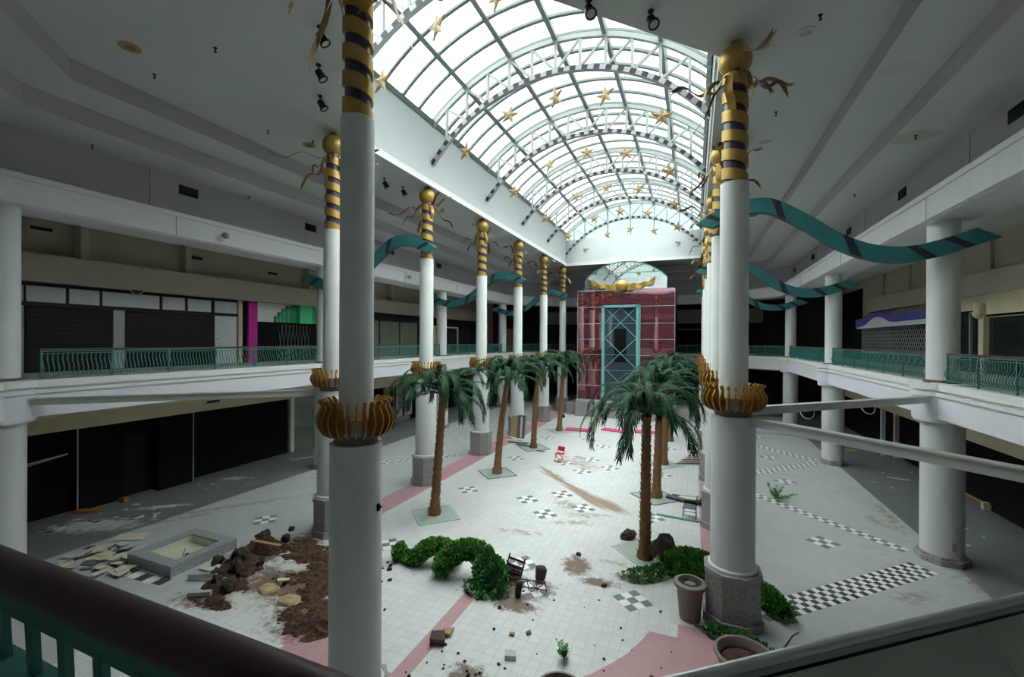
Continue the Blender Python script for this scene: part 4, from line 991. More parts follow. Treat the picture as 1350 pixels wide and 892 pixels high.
for (x,y,s,l) in [(-13.4,11.7,.13,'small dark clod lying alone on the grey tiles left of the first left column'),(-8.85,9.6,.16,'dark clod on the pink tiles right of the pale soil-free patch'),(-2.1,15.85,.27,'dark brown clod beside the trunk of the largest right palm'),
                   (-3.4,13.95,.09,'little black clod above the brown soil smear in mid court'),(-2.3,12.45,.08,'small brown clod right of the smear, towards the trash can'),(-4.6,10.4,.06,'tiny brown crumb on the tiles in front of the trellis')]:
    single('soil_clod',CL[1],l,'clod',(x,y,s*.42),(0,0,x),s)
def slab_mesh(seed,m,l=.5,w=.3,th=.03,name='piece'):
    rr=random.Random(seed); b=MB(); P=[(-l/2*rr.uniform(.8,1),-w/2*rr.uniform(.7,1)),(l/2*rr.uniform(.5,1),-w/2*rr.uniform(.8,1)),(l/2*rr.uniform(.85,1),w/2*rr.uniform(.3,1)),(l*.1*rr.uniform(-1,1),w/2*rr.uniform(.8,1)),(-l/2*rr.uniform(.8,1),w/2*rr.uniform(.5,1))]
    b.prism(P,0,th); return b.mesh(name,[m])
def stick(name,label,cat,a,b,w,h,m,group=None):
    c=(Vector(a)+Vector(b))/2; k=MB(); k.beam(Vector(a)-c,Vector(b)-c,w,h); o=k.build(name,[m],None,c); return tag(o,label,cat,group)
stick('drain_pipe','pale broken pipe at the left foot of the soil heap, nearer the basin','pipe',(-13.3,8.15,.12),(-12.55,8.45,.16),.12,.12,PIPE)
stick('drain_pipe','pale broken pipe lying nearest the maroon handrail below the soil heap','pipe',(-12.45,7.6,.08),(-11.95,7.88,.08),.12,.12,PIPE)
stick('board_strip','thin pale board lying across the soil heap','board',(-13.1,9.95,.42),(-12.1,10.15,.36),.12,.025,WOOD)
single('white_plate',slab_mesh(11,BOARD,.55,.4,.03),'off-white plate with a dark hole beside the right basin corner','plate',(-13.3,8.75,.08),(.1,.15,.4))
single('white_shard',slab_mesh(12,BOARD,.35,.16,.03),'small white shard on the soil left of the near column','shard',(-10.6,9.0,.15),(0,.1,.8))
def mound(seed,r,h,m):
    rr=random.Random(seed); b=MB(); n=26; k=7
    for i in range(k+1):
        t=i/k
        for q in range(n):
            a=2*PI*q/n; e=1+.28*noise.noise(Vector((math.cos(a)*1.5,math.sin(a)*1.5,seed))); b.v.append((r*t*e*math.cos(a),r*.8*t*e*math.sin(a),h*(1-t*t)*(1+.5*noise.noise(Vector((t*4,q*.7,seed))))-.05*(t>.99)))
    for i in range(k):
        for q in range(n): b.face((i*n+q,(i+1)*n+q,(i+1)*n+(q+1)%n,i*n+(q+1)%n),0,True)
    return b.mesh('sand_pile',[m])
single('sand_pile',mound(3,.30,.03,SAND),'small heap of yellow sand on the spilled soil, upper one','sand',(-10.8,8.7,.06)); single('sand_pile',mound(4,.32,.03,SAND),'small heap of yellow sand on the spilled soil, next to the dark mound','sand',(-9.8,8.5,.07))
# broken ceiling tiles left of the basin
PM=[slab_mesh(40+k,[BOARD,BOARDC,BOARD,CHIPD,BOARD,BOARDC][k],[.6,.5,.7,.45,.4,.55][k],[.35,.3,.28,.3,.2,.4][k],.025,'broken_tile') for k in range(6)]
rr=random.Random(5)
for k in range(46):
    x=-17.1+rr.gauss(0,.75); y=7.85+rr.gauss(0,.33)
    if x>-16.12 and y>7.8: y-=.5
    single('broken_tile',PM[k%6],'broken ceiling tile piece in the litter left of the granite basin','tile',(x,y,.02+.006*k%.12),(rr.uniform(-.12,.12),rr.uniform(-.12,.12),rr.uniform(0,6)),rr.uniform(.6,1.1),'broken tiles left of the basin')
for k in range(26):
    x=-20.8+rr.gauss(0,.9); y=9.6+rr.gauss(0,.9)+ (x+20.8)*.5
    single('litter_piece',PM[k%6],'flat piece of litter on the dark walkway before the black shop','litter',(x,y,.012),(0,0,rr.uniform(0,6)),rr.uniform(.25,.7),'litter on the left dark walkway')
for k in range(22):
    x=rr.uniform(-22.3,-18.9); y=rr.uniform(12,26)
    single('litter_piece',PM[k%6],'small litter piece farther along the left dark walkway','litter',(x,y,.012),(0,0,rr.uniform(0,6)),rr.uniform(.2,.55),'far litter on the left walkway')
for k in range(26):
    x=rr.uniform(8.2,11.0); y=rr.uniform(14,38)
    single('litter_piece',PM[(k*5)%6],'small litter piece on the right dark walkway','litter',(x,y,.012),(0,0,rr.uniform(0,6)),rr.uniform(.15,.45),'litter on the right dark walkway')
for k in range(40):
    x=rr.uniform(-8.5,1.0); y=rr.uniform(7.5,12.2)
    single('floor_crumb',CL[k%4],'tiny dark crumb of soil scattered on the pale tiles of the court','crumb',(x,y,.012),(0,0,rr.uniform(0,6)),rr.uniform(.015,.04),'crumbs on the court tiles')
for k in range(16):
    x=rr.gauss(-8.8,.35); y=rr.gauss(10.7,.3)
    single('floor_crumb',CL[k%4],'dark soil crumb scattered between the near column and the topiary','crumb',(x,y,.02),(0,0,rr.uniform(0,6)),rr.uniform(.025,.07),'crumbs left of the topiary')
for k in range(30):
    x=rr.gauss(-3.7,.6); y=rr.gauss(8.0,.35)
    single('floor_crumb',CL[k%4],'soil crumb in the dirty patch above the bottom planter','crumb',(x,y,.012),(0,0,rr.uniform(0,6)),rr.uniform(.02,.05),'crumbs in the bottom dirty patch')
single('plywood_offcut',slab_mesh(61,ORANGE,.95,.3,.08),'orange plywood offcut lying by the black shop front','board',(-22.2,9.75,.03),(0,0,.55))
single('cardboard_scrap',slab_mesh(62,ORANGE,.3,.25,.15),'small orange-brown block against the black shop front','block',(-22.3,11.,.0),(0,0,.3))
single('cream_board',slab_mesh(63,BOARDC,1.0,.42,.06),'cream board propped in the litter above the basin','board',(-17.9,9.05,.03),(.25,0,.55))
single('white_sheet_scrap',slab_mesh(64,BOARD,.7,.3,.02),'white scrap on the left walkway below the black shop','scrap',(-20.0,11.3,.012),(0,0,.7))
single('white_sheet_scrap',slab_mesh(65,BOARD,.95,.22,.02),'white lens-shaped scrap on the right dark walkway','scrap',(9.6,28.05,.012),(0,0,-.2))
single('yellow_scrap',slab_mesh(66,YELLOW,.5,.3,.05),'yellow-green scrap on the far right dark walkway','scrap',(9.3,34.1,.012),(0,0,.4))
# objects in the near court
def wedge(name,label,x,y,rz,s,m):
    b=MB(); b.prism([(-.5,-.35),(.5,-.35),(.35,.35),(-.5,.25)],0,.6,0,Matrix.Rotation(.35,4,'X')); o=b.build(name,[m],None,(x,y,.02),(0,0,rz)); o.scale=(s,s,s); tag(o,label,'block')
wedge('broken_block','dark brown wedge of broken block on the thin pink strip',-5.36,8.7,.3,.34,WOODD)
single('broken_block',slab_mesh(71,WOOD,.28,.2,.09),'tan broken block leaning behind the dark wedge on the pink strip','block',(-5.3,8.98,.03),(.2,.1,.4))
single('broken_block',slab_mesh(72,PIPE,.26,.22,.10),'square tan paving block alone on the pale tiles','block',(-3.66,8.87,.0),(0,0,.3))
single('broken_block',slab_mesh(73,WOOD,.14,.1,.06),'little tan chip left of the paving block','block',(-3.9,9.55,.0),(0,0,.3))
single('broken_block',slab_mesh(74,CHIPD,.14,.1,.06),'little dark chip right of the tan chip','block',(-3.55,9.75,.0),(0,0,.9))
single('broken_block',slab_mesh(75,PIPE,.22,.16,.09),'greyish chip in the dirty patch above the bottom planter','block',(-3.05,8.15,.0),(0,0,.9))

# ------------------------------------------------------------------ leafy things
def leaves_on(path,rad,n,size,seed,m,name,parent,core=True,up=.0):
    rr=random.Random(seed); b=MB(); P=[Vector(p) for p in path]; ln=[0]
    for i in range(1,len(P)): ln.append(ln[-1]+(P[i]-P[i-1]).length)
    if core: b.tube(P,[r*.86 for r in rad],10,1)
    for k in range(n):
        s=rr.random()*ln[-1]; i=1
        while ln[i]<s and i<len(P)-1: i+=1
        f=(s-ln[i-1])/max(1e-6,ln[i]-ln[i-1]); c=P[i-1].lerp(P[i],f); r=rad[i-1]*(1-f)+rad[i]*f; t=(P[i]-P[i-1]).normalized()
        a=rr.uniform(0,2*PI); u=t.cross(Vector((.3,.2,1))).normalized(); w=t.cross(u); nn=u*math.cos(a)+w*math.sin(a)
        if s<.02*ln[-1] or s>.98*ln[-1]: nn=(nn+t*(-1 if s<.5*ln[-1] else 1)*rr.random()*1.5).normalized()
        q=c+nn*r*rr.uniform(.80,1.08)
        if q.z<.01: q.z=.01+rr.random()*.03
        d=(nn+Vector((rr.uniform(-1,1),rr.uniform(-1,1),rr.uniform(-.6,1)))*.9).normalized(); sd=d.cross(Vector((rr.uniform(-1,1),rr.uniform(-1,1),rr.uniform(-1,1)))).normalized()
        L_=size*rr.uniform(.7,1.3); o=len(b.v); fold=d.cross(sd)*L_*.12
        b.v+=[tuple(q),tuple(q+d*L_*.5+sd*L_*.33+fold),tuple(q+d*L_),tuple(q+d*L_*.5-sd*L_*.33+fold)]
        b.face((o,o+1,o+2,o+3))
    return b.build(name,[m,mat('leaf_core',(.015,.05,.012),.8)],parent)
def topiary():
    t=thing('topiary_spiral','fallen spiral topiary of bright green box leaves lying in two arches','topiary',(-7.0,11.5,0))
    def w(P): return [(x+7.0,y-11.5,z) for x,y,z in P]
    leaves_on(w([(-8.66,11.45,.24),(-8.5,11.45,.26),(-8.34,11.45,.24)]),[.16,.27,.15],900,.075,1,LEAF2,'ball_tip',t)
    P=[(-8.3,11.45,.2),(-8.05,11.4,.16),(-7.85,11.38,.22),(-7.68,11.45,.40),(-7.4,11.6,.56),(-7.08,11.75,.56),(-6.8,11.82,.42),(-6.62,11.7,.25)]
    leaves_on(w([tuple(p) for p in cat(P,4)]),[.15+.08*math.sin(PI*min(1,i/28*1.0)) for i in range(29)],3400,.075,2,LEAF2,'small_arch',t)
    P=[(-6.78,11.2,.24),(-6.72,11.15,.40),(-6.5,11.25,.64),(-6.12,11.4,.80),(-5.75,11.5,.76),(-5.48,11.55,.56),(-5.38,11.5,.35),(-5.3,11.4,.25)]
    leaves_on(w([tuple(p) for p in cat(P,4)]),[.26]*10+[.25]*10+[.24]*9,4600,.08,3,LEAF2,'large_arch',t)
    P=[(-5.55,11.4,.5),(-5.25,11.2,.4),(-5.05,11.1,.28),(-4.95,11.15,.2)]
    leaves_on(w(P),[.32,.42,.40,.25],3200,.09,4,LEAF3,'ivy_skirt',t,core=True)
    P=[(-5.8,10.9,.06),(-5.4,10.75,.08),(-5.05,10.75,.08),(-4.7,10.95,.06)]
    leaves_on(w(P),[.12,.22,.2,.1],700,.085,5,LEAF3,'loose_ivy',t,core=False)
topiary()
def topiary2():
    t=thing('topiary_spiral','fallen green topiary behind the trash can with its root ball towards the palm','topiary',(.2,13.9,0))
    def w(P): return [(x-.2,y-13.9,z) for x,y,z in P]
    P=[(-.75,13.95,.28),(-.4,13.95,.36),(.0,13.9,.42),(.4,13.75,.42),(.75,13.45,.36)]
    leaves_on(w([tuple(p) for p in cat(P,4)]),[.25,.28,.3,.34,.36,.37,.38,.38,.38,.38,.38,.38,.38,.36,.34,.3,.28],5200,.085,6,LEAF2,'bulk',t)
    P=[(1.35,13.75,.2),(1.6,13.45,.24),(1.9,13.05,.22),(2.15,12.7,.13)]
    leaves_on(w([tuple(p) for p in cat(P,4)]),[.2+.06*math.sin(PI*i/12) for i in range(13)],2600,.08,7,LEAF2,'tail',t)
    P=[(-1.75,13.1,.08),(-1.4,13.2,.1),(-1.05,13.4,.14),(-.8,13.7,.2)]
    leaves_on(w(P),[.15,.2,.16,.15],1000,.09,8,LEAF3,'loose_ivy',t,core=False)
    m=link('root_ball',rock_mesh('root_ball',77,SOILD,(.8,.8,1.25)),t,(-1.02,.45,.42)); m.scale=(.42,.42,.42)
    P=[(.55,12.0,.1),(.9,11.6,.12),(1.3,11.3,.14),(1.75,11.15,.2)]
topiary2()
def ivy_runner():
    t=thing('ivy_runner','trailing ivy with a bare stem between the granite pedestal and the soil-filled planter','ivy',(1.2,11.3,0))
    P=[(.35,11.45,.06),(.7,11.25,.1),(1.1,11.05,.16),(1.5,10.85,.2)]
    leaves_on([(x-1.2,y-11.3,z) for x,y,z in P],[.1,.16,.18,.12],1000,.09,9,LEAF3,'leaves',t,core=False)
    m=MB(); m.tube([(.3,-.5,.2),(.62,-.35,.35),(.78,-.3,.62),(.9,-.28,.72)],[.025,.022,.015,.01],6); m.tube([(-1.15,.25,.04),(-.6,.1,.06)],.018,6); m.build('bare_stem',[WOODD],t)
ivy_runner()
def weed(name,label,x,y,h,n,seed,spread=.2):
    t=thing(name,label,'plant',(x,y,0)); rr=random.Random(seed)
    m=MB(); pts=[]
    for k in range(9):
        a=rr.uniform(0,6.28); e=(spread*math.cos(a)*rr.random(),spread*math.sin(a)*rr.random(),h*rr.uniform(.5,1)); m.tube([(0,0,0),(e[0]*.4,e[1]*.4,e[2]*.5),e],[.012,.009,.004],5); pts.append(e)
    m.build('stem',[LEAF3],t)
    for k,e in enumerate(pts[:1]): pass
    b=MB()
    for k in range(n):
        e=Vector(rr.choice(pts)); q=e*rr.uniform(.35,1.05)+Vector((rr.gauss(0,.03),rr.gauss(0,.03),rr.gauss(0,.02))); q.z=max(q.z,.02)
        d=Vector((rr.uniform(-1,1),rr.uniform(-1,1),rr.uniform(-.2,.8))).normalized(); s=d.cross(Vector((0,0,1))).normalized(); L_=rr.uniform(.05,.1); o=len(b.v)
        b.v+=[tuple(q),tuple(q+d*L_*.5+s*L_*.3),tuple(q+d*L_),tuple(q+d*L_*.5-s*L_*.3)]; b.face((o,o+1,o+2,o+3))
    b.build('foliage',[LEAF3],t)
weed('seedling','little bright green sprig lying on the pale tiles above the bottom planter',-2.55,9.25,.34,170,3,.16)
weed('fallen_branch','dark leafy branch lying by the checked band on the right lane',3.35,22.4,.5,700,4,.95)

# trellis, crate and clods by the topiary
def crate():
    t=thing('planter_crate','broken dark wooden crate full of soil at the root of the arched topiary','crate',(-4.85,11.85,0),.25); t.scale=(.66,.66,.66)
    m=MB()
    for y in (-.3,.3):
        for z in (.06,.32,.60): m.box(-.36,.36,y-.015,y+.015,z-.045,z+.045)
    for x in (-.36,.36):
        for y in (-.3,.3): m.box(x-.03,x+.03,y-.03,y+.03,0,.78)
    for x in (-.36,.36):
        for z in (.06,.32,.6): m.box(x-.015,x+.015,-.3,.3,z-.03,z+.03)
    m.v=[tuple(Matrix.Rotation(.28,4,'Y')@Vector(v)) for v in m.v]; m.v=[(x,y,z+.09) for x,y,z in m.v]
    m.build('slat_frame',[WOODD],t); o=link('soil_fill',CL[2],t,(0.02,0,.28)); o.scale=(.38,.32,.4)
crate()
def trellis():
    t=thing('metal_trellis','fallen dark zigzag trellis on brown soil right of the crate','trellis',(-4.2,11.5,0),.12)
    m=MB()
    for z in (.08,.42): m.beam((-.5,0,z),(.5,.0,z),.022,.022)
    for k in range(5): m.beam((-.5+.25*k,0,0),(-.5+.25*k,0,.5),.02,.02)
    for k in range(4): m.beam((-.5+.25*k,0,.08 if k%2 else .42),(-.25+.25*k,0,.42 if k%2 else .08),.018,.018)
    m.v=[tuple(Matrix.Rotation(.5,4,'X')@Vector(v)) for v in m.v]; m.build('bar_frame',[WOODD],t)
trellis()
def pot_block(x,y,s,h,label):
    m=MB(); m.lathe([(.5,0),(.6,.3),(.66,.9),(.6,1.0),(.3,1.05)],9)
    r_=random.Random(int(x*100)); m.v=[(a*(1+r_.uniform(-.1,.1)),b*(1+r_.uniform(-.1,.1)),c) for a,b,c in m.v]
    o=m.build('root_plug',[SOILD],None,(x,y,0),(.08,.1,.3)); o.scale=(s,s,h); tag(o,label,'root plug')
pot_block(-4.05,12.0,.24,.42,'dark squared root plug standing behind the trellis')
pot_block(-4.35,11.05,.15,.42,'dark upright root plug in front of the trellis')

# ------------------------------------------------------------------ pots, trash can
def trash():
    t=thing('trash_can','tan-grey tapered trash can with black ring insert beside the granite pedestal','trash can',(-.06,11.87,0)); t.scale=(.93,.93,.96)
    m=MB(); m.lathe([(.25,0),(.27,.05),(.335,.78),(.345,.82),(.40,.84),(.42,.89),(.41,.94),(.37,.965),(.30,.965),(.29,.90)],32,cap=True); m.build('body',[TAUPE],t)
    m=MB(); m.lathe([(.29,.91),(.285,.955),(.20,.945),(.19,.95),(.15,.93),(.14,.60),(.02,.58)],32,cap=False); m.build('insert',[DARK],t)
trash()
def planter(x,y,r,h,label,fill,tilt=0):
    t=thing('round_planter',label,'planter',(x,y,0)); t.rotation_euler=(0,0,0)
    m=MB(); m.lathe([(r*.62,0),(r*.66,.03),(r*.90,h*.80),(r*.97,h*.88),(r*1.0,h*.95),(r*.97,h),(r*.88,h),(r*.84,h*.93),(r*.78,h*.72)],40,cap=False); m.lathe([(.0,.02),(r*.6,.02)],40,cap=False); m.build('pot',[TAUPE],t)
    if fill:
        o=link('soil_fill',rock_mesh('soil_fill',91,SOIL,(1,1,.25)),t,(0,0,h*.66)); o.scale=(r*.62,r*.62,.4)
        m=MB(); m.lathe([(.0,h*.7),(r*.80,h*.68)],24,cap=False); m.build('soil_bed',[SOIL],t)
    else:
        m=MB(); m.lathe([(.0,h*.62),(r*.78,h*.62)],24,cap=False); m.build('liner',[DARK],t)
planter(.98,10.05,.58,.60,'wide taupe planter filled with brown soil, below the granite pedestal',True)
planter(-2.2,7.7,.47,.60,'wide taupe planter with dark inside, cut by the bottom picture edge',False)

# ------------------------------------------------------------------ chairs and far clutter
def red_chair():
    t=thing('folding_chair','small red folding chair standing alone in mid court','chair',(-7.06,24.35,0),.45)
    m=MB()
    for x in (-.23,.23): m.tube([(x,.22,0),(x,-.06,.45),(x,-.17,.80)],.018,6); m.tube([(x*.9,-.20,0),(x*.9,.08,.30),(x*.9,.18,.45)],.018,6)
    m.tube([(-.23,.17,.08),(.23,.17,.08)],.012,6); m.tube([(-.21,-.15,.08),(.21,-.15,.08)],.012,6); m.tube([(-.23,-.17,.80),(.23,-.17,.80)],.018,6); m.build('leg_frame',[RED],t)
    # the chair faces the camera: back rest at the far side
    t.rotation_euler=(0,0,2.75)
    m=MB(); P=[(-.22,-.2),(.22,-.2),(.24,0),(.2,.2),(-.2,.2),(-.24,0)]; m.prism(P,.44,.47); m.build('seat',[RED],t)
    m=MB(); n=9; pts=[(-.23+.46*i/n,-.165-.05*math.sin(PI*i/n),.70) for i in range(n+1)]; m.strip(pts,(0,-.3,1),.26,.015); m.build('backrest',[RED],t)
red_chair()
def slate_chair():
    t=thing('stacking_chair','thin-legged chair with slate seat beside the second right column','chair',(-.12,18.55,0),-.1)
    m=MB()
    for x in (-.22,.22):
        for y in (-.2,.2): m.tube([(x*1.06,y*1.1,0),(x,y,.44)],.013,6)
    for y in (-.2,.2): m.tube([(.22,y,.44),(.27,y,.86)],.013,6)
    m.tube([(-.22,-.21,.18),(.22,-.21,.18)],.01,6); m.tube([(-.22,.21,.18),(.22,.21,.18)],.01,6); m.build('leg_frame',[DARK],t)
    m=MB(); m.prism([(-.24,-.22),(.24,-.22),(.24,.22),(-.24,.22)],.44,.475); m.build('seat',[SEATB],t)
    m=MB(); m.box(.245,.265,-.21,.21,.60,.86); m.build('backrest',[DARK],t)
slate_chair()
single('green_strip',slab_mesh(81,RAILT,1.75,.16,.03),'green board lying on the tiles in front of the slate chair','board',(-.55,18.35,.004),(0,0,-.12))
def flap(name,label,cat,x,y,rz,parts,group=None):
    t=thing(name,label,cat,(x,y,0),rz)
    for nm,mt,boxes in parts:
        m=MB()
        for bx_ in boxes: m.box(*bx_[:6],0,bx_[6] if len(bx_)>6 else None)
        m.build(nm,[mt],t)
RX=lambda a: Matrix.Rotation(a,4,'X')
flap('lifted_panel','dark lifted floor panel with cream underside behind the second right palm','panel',-.78,20.75,-.35,[('panel',DARK,[(-.2,1.3,-.35,.35,0.02,.05,Matrix.Rotation(-.12,4,'Y'))]),('cream_sheet',CREAM,[(.2,1.1,-.2,.2,.06,.075,Matrix.Rotation(-.12,4,'Y'))]),('fold',CHIPD,[(-.2,.6,-.35,-.2,.05,.25,RX(.3))])])
flap('leaning_board','tall board with gold and dark halves leaning by the third left palm','board',-11.55,29.0,.1,[('gold_half',SAND,[(-.45,0,-.03,.03,0,1.55,RX(-.18))]),('dark_half',CHIPD,[(0,.55,-.03,.03,0,1.6,RX(-.18))]),('pale_stripe',PALE,[(.22,.36,-.04,-.03,.05,1.5,RX(-.18))])])
for k,(x,y,l,w,rz,m,lab) in enumerate([(-11.4,28.2,1.3,.35,.3,BOARD,'pale board on the floor before the leaning board'),(-10.9,27.6,1.5,.4,.2,CHIPD,'dark board on the floor left of the third left palm'),(-11.7,28.7,.9,.3,-.5,BOARDC,'cream scrap nearest the foot of the leaning board'),
      (-10.2,27.0,1.2,.35,.1,CHIPD,'dark plank touching the third left palm'),(-8.7,25.9,.6,.15,.3,CHIPD,'small dark strip left of the red chair'),(-6.2,25.5,.5,.12,0,GRATE,'small green strip right of the red chair')]):
    single('loose_board',slab_mesh(90+k,m,l,w,.04),lab,'board',(x,y,.01+.012*k),(0,0.02*k,rz))
for k,(x,y,l,w,rz,lab) in enumerate([(-8.2,33.5,2.4,1.2,.15,'bright pink sheet on the floor by the farthest left palm'),(-5.4,34.3,2.6,1.0,-.1,'bright pink sheet in the middle before the tower'),(-3.2,34.7,2.2,1.1,.2,'bright pink sheet right of centre before the tower')]):
    single('pink_sheet',slab_mesh(100+k,PINKM,l,w,.06),lab,'sheet',(x,y,.01),(0,.03,rz))
single('tan_offcut',slab_mesh(105,WOOD,1.0,.25,.08),'tan offcut lying on the left pink sheet','board',(-8.1,33.0,.06),(0,0,.1))
single('white_bucket',slab_mesh(106,WHITE,.4,.4,.3),'small white box at the right end of the pink sheets','box',(-4.6,33.3,.01),(0,0,.1))
for k in range(7):
    stick('broken_lath','broken dark lath in the heap beside the third right column','lath',(-.9+.1*k,26.4+.22*k,.05+.03*k),(.5-.05*k,26.9+.12*k,.1+.03*k),.09,.03,[WOODD,WOOD,CHIPD][k%3],'laths beside the third right column')
single('black_ball',rock_mesh('ball',111,DARK,(1,1,1)),'round black object at the left foot of the tower base','ball',(-10.9,38.4,.12),(0,0,0),.25)
def tarp():
    x0,y0=3.9,37.6; b=MB(); n=26
    for j in range(n+1):
        for i in range(n+1):
            u,v_=i/n,j/n; e=min(u,1-u,v_,1-v_)*4; h=min(1,e)*(.35+.35*noise.noise(Vector((u*5,v_*4,2)))+.25*abs(noise.noise(Vector((u*9,v_*9,7)))))
            b.v.append((x0+u*3.6+ .2*noise.noise(Vector((u*4,v_*4,9))),y0+v_*2.4,max(.01,h)))
    for j in range(n):
        for i in range(n): a=j*(n+1)+i; b.face((a,a+1,a+n+2,a+n+1),0,False)
    o=b.build('grey_tarp',[TARP]); tag(o,'crumpled grey plastic tarp on the floor at the far right lane','tarp')
tarp()
m=MB(); m.box(-1.1,1.1,-.6,.6,0,.75); m.box(-1.15,1.15,-.65,.65,.75,.83); o=m.build('granite_bench',[GRANITE],None,(2.5,38.3,0)); tag(o,'grey granite planter block beside the grey tarp','planter')
stick('pink_stick','thin pinkish stick lying on the lane right of the granite pedestal','stick',(1.7,14.55,.02),(2.1,14.2,.02),.03,.03,WOOD)
m=MB(); m.box(-.05,.05,-.012,.012,-.12,.12); o=m.build('wall_switch',[WOOD],None,(7.42,17.69,.62),(0,0,.1)); tag(o,'small tan socket plate low on the nearest right plain column','socket')

# ------------------------------------------------------------------ ceiling fittings
def spot_meshes():
    b=MB(); b.lathe([(.07,0),(.07,-.03),(.02,-.04),(.02,-.14)],16); base=b.mesh('mount',[DARK])
    b=MB(); b.lathe([(.06,.14),(.09,.12),(.10,-.10),(.125,-.12),(.125,-.16),(.09,-.16),(.08,-.1)],20,cap=True); can=b.mesh('lamp_can',[DARK]); 
    b=MB(); b.lathe([(.085,-.13),(.09,-.145)],20); return base,can,b.mesh('lens',[CHROME])
SB,SC,SL=spot_meshes()
for (x,y,rz,l) in [(-8.23,7.93,.6,'black ceiling spotlight highest of three left of the near column'),(-9.4,9.01,.6,'black ceiling spotlight middle of three left of the near column'),(-10.55,10.18,.6,'black ceiling spotlight lowest of three left of the near column'),
                   (-.94,10.33,-.9,'black ceiling spotlight by the skylight edge at top, fully in view'),(-2.16,9.5,-.9,'black ceiling spotlight cut by the top picture edge'),(-13.18,16.5,.8,'small dark spotlight left of the second left column, nearer one'),(-13.07,17.73,.8,'small dark spotlight left of the second left column, farther one')]:
    t=thing('ceiling_spotlight',l,'spotlight',(x,y,14.3),rz,'ceiling spotlights'); link('mount',SB,t); c=link('lamp_can',SC,t,(.05,0,-.27),(0,-.55,0)); c.scale=(1.05,1.05,.95); link('lens',SL,c)
sp=MB(); sp.lathe([(.05,0),(.05,-.012),(.015,-.02),(.015,-.09),(.035,-.10),(.035,-.115)],12); spm=sp.mesh('sprinkler',[DARK])
for (x,y,z,l) in [(-11.31,7.51,14.3,'on the main ceiling, first left of the spotlights'),(-14.03,7.62,14.3,'on the main ceiling, near the left step corner'),(-14.04,11.19,14.3,'on the main ceiling above the first left column'),(-13.2,12.4,14.3,'on the main ceiling left of the first gold ball'),
                  (2.6,11.9,14.3,'on the main ceiling right of the first right gold ball'),(2.4,16.4,14.3,'on the main ceiling right of the streamers'),(-.25,10.0,14.3,'on the main ceiling at top right of the spotlight'),(5.9,12.2,13.75,'on the stepped ceiling at far right'),
                  (6.2,17.1,13.2,'in the brown water stain'),(6.3,23.,13.2,'on the lower right step beyond the stain'),(-18.2,8.1,13.2,'on the lower left step'),(-18.2,13.6,13.2,'on the lower left step farther back'),(-19.9,8.,11.43,'under the left balcony soffit near the corner'),(-19.9,13.,11.43,'under the left balcony soffit further along'),(8.9,19.5,11.43,'under the right soffit beside the nearest plain column')]:
    tag(link('sprinkler',spm,None,(x,y,z)),'small sprinkler head '+l,'sprinkler','ceiling sprinklers')
dl=MB(); dl.lathe([(.20,.0),(.20,-.015),(.13,-.02),(.12,.0)],24,cap=False); dlm=dl.mesh('trim_ring',[CEIL]); dg=MB(); dg.lathe([(.0,-.004),(.12,-.004)],24,cap=False); dgm=dg.mesh('lamp_disc',[TAN]); dgd=MB(); dgd.lathe([(.0,-.004),(.12,-.004)],24,cap=False); dgd=dgd.mesh('lamp_disc',[GREYP])
yr=MB(); yr.lathe([(.24,.0),(.24,-.015),(.12,-.02),(.11,.0)],24,cap=False); yrm=yr.mesh('trim_ring',[mat('yellowed_ring',(.36,.27,.10),.7)])
yrd=MB(); yrd.lathe([(.0,-.004),(.12,-.004)],24,cap=False); yrd=yrd.mesh('lamp_disc',[mat('amber_disc',(.22,.15,.05),.7)])
for (x,y,a,b_,l) in [(.95,11.75,dlm,dgm,'pale round ceiling downlight left of the first right gold ball'),(1.6,12.6,dlm,dgm,'pale round ceiling downlight right of the first right gold ball'),(2.43,12.43,dlm,dgd,'dark-centred round ceiling downlight farther right'),(-13.31,6.67,yrm,yrd,'yellow-stained round downlight on the upper left ceiling'),(-13.6,12.6,yrm,yrd,'yellow-stained round downlight left of the first left gold ball')]:
    t=thing('downlight',l,'downlight',(x,y,14.3)); link('trim_ring',a,t); link('lamp_disc',b_,t)
vm=MB(); vm.box(-.02,.02,-.36,.36,-.18,.18)
for k in range(6): vm.box(-.035,.035,-.34,.34,-.15+.06*k-.008,-.15+.06*k+.008)
vmm=vm.mesh('air_vent',[DARK])
for (x,y,z,l) in [(-18.66,11.35,12.75,'dark rectangular air vent on the left upper band, nearest'),(-18.66,17.4,12.75,'dark rectangular air vent on the left upper band beside the first gold column'),(-18.66,24,12.75,'dark air vent on the left band right of the second left column'),(-18.66,30,12.75,'dark air vent on the left band right of the third left column'),
                  (7.54,15.2,12.75,'dark rectangular air vent at the right picture edge'),(7.54,21.9,12.75,'dark rectangular air vent on the right upper band, second'),(7.54,28.4,12.75,'dark air vent on the right band above the big teal wave'),(7.54,36,12.75,'dark air vent on the right band farther back'),(7.54,42,12.75,'dark air vent on the right band, farthest')]:
    tag(link('air_vent',vmm,None,(x,y,z)),l,'vent','air vents on the upper bands')
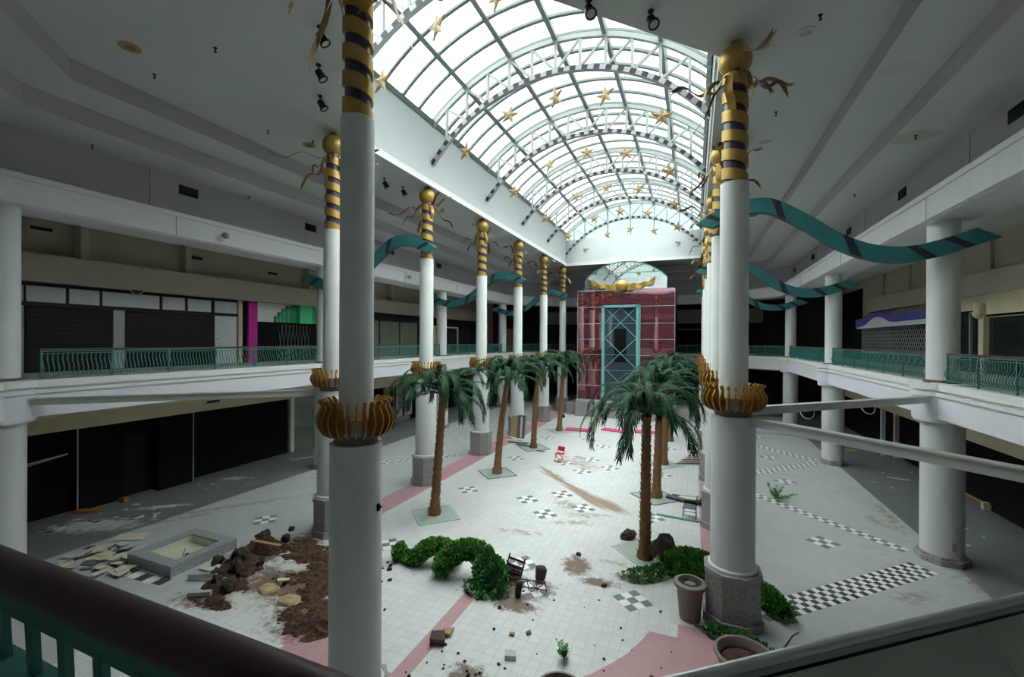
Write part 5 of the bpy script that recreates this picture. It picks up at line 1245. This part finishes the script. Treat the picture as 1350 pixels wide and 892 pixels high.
def seccam():
    t=thing('security_camera','pale dome camera on bracket on the left beam','security camera',(-17.80,12.1,11.1)); m=MB(); m.beam((-.05,0,0),(.22,0,.02),.07,.06); m.build('bracket',[WHITE],t)
    m=MB(); m.lathe([(.03,.1),(.12,.06),(.14,-.04),(.10,-.12),(.02,-.15)],16,(.26,0)); m.build('housing',[GREYP],t)
    t2=thing('security_camera','pale dome camera on the left beam beyond the second left column','security camera',(-17.80,24.6,11.1))
    for c in list(t.children) or KIDS(t): o=c.copy(); COL.objects.link(o); o.parent=t2
seccam()
m=MB(); m.box(-.02,.02,-.3,.3,-.06,.06); slot=m.mesh('slot_vent',[DARK])
for (x,y,z,rz,l) in [(-22.66+.0-.05,8.6,11.0,0,'thin slot vent on the upper tan wall beside the left corner column'),(-22.9,14.3,10.9,0,'thin slot vent on the upper tan wall right of the second rib'),(-22.9,18.6,10.75,0,'thin slot vent on the upper tan wall before the first gold column'),(-21.58,14.3,3.85,0,'thin slot vent in the beige band below the left balcony'),(9.88,26.5,3.6,0,'thin slot vent in the beige band below the right balcony')]:
    tag(link('slot_vent',slot,None,(x,y,z)),l,'vent')

# ------------------------------------------------------------------ daylight and camera
w=bpy.data.worlds.new('overcast'); scene.world=w; w.use_nodes=True
bg=w.node_tree.nodes['Background']; bg.inputs[0].default_value=(.965,1.,.985,1); bg.inputs[1].default_value=8.6
cam=bpy.data.cameras.new('camera'); co=bpy.data.objects.new('camera',cam); COL.objects.link(co); scene.camera=co
f,yaw,pit,roll,cy=582.0042,.3912,.0022,.0054,449.8223
cam.sensor_width=36.; cam.sensor_fit='HORIZONTAL'; cam.lens=36.*f/1350; cam.shift_y=(cy-446)/1350; cam.clip_start=.05; cam.clip_end=300
Rm=Matrix.Rotation(yaw,4,'Z')@Matrix.Rotation(PI/2-pit,4,'X')@Matrix.Rotation(roll,4,'Z')
co.matrix_world=Matrix.Translation((0,0,6.8972))@Rm
scene.view_settings.view_transform='Standard'; scene.view_settings.look='None'; scene.view_settings.gamma=1.; scene.view_settings.use_curve_mapping=False
scene.view_settings.exposure=0.
cy_=scene.cycles
cy_.use_denoising=True; cy_.max_bounces=8; cy_.diffuse_bounces=5; cy_.glossy_bounces=3; cy_.transparent_max_bounces=12; cy_.transmission_bounces=4; cy_.sample_clamp_indirect=6.; cy_.caustics_reflective=False; cy_.caustics_refractive=False
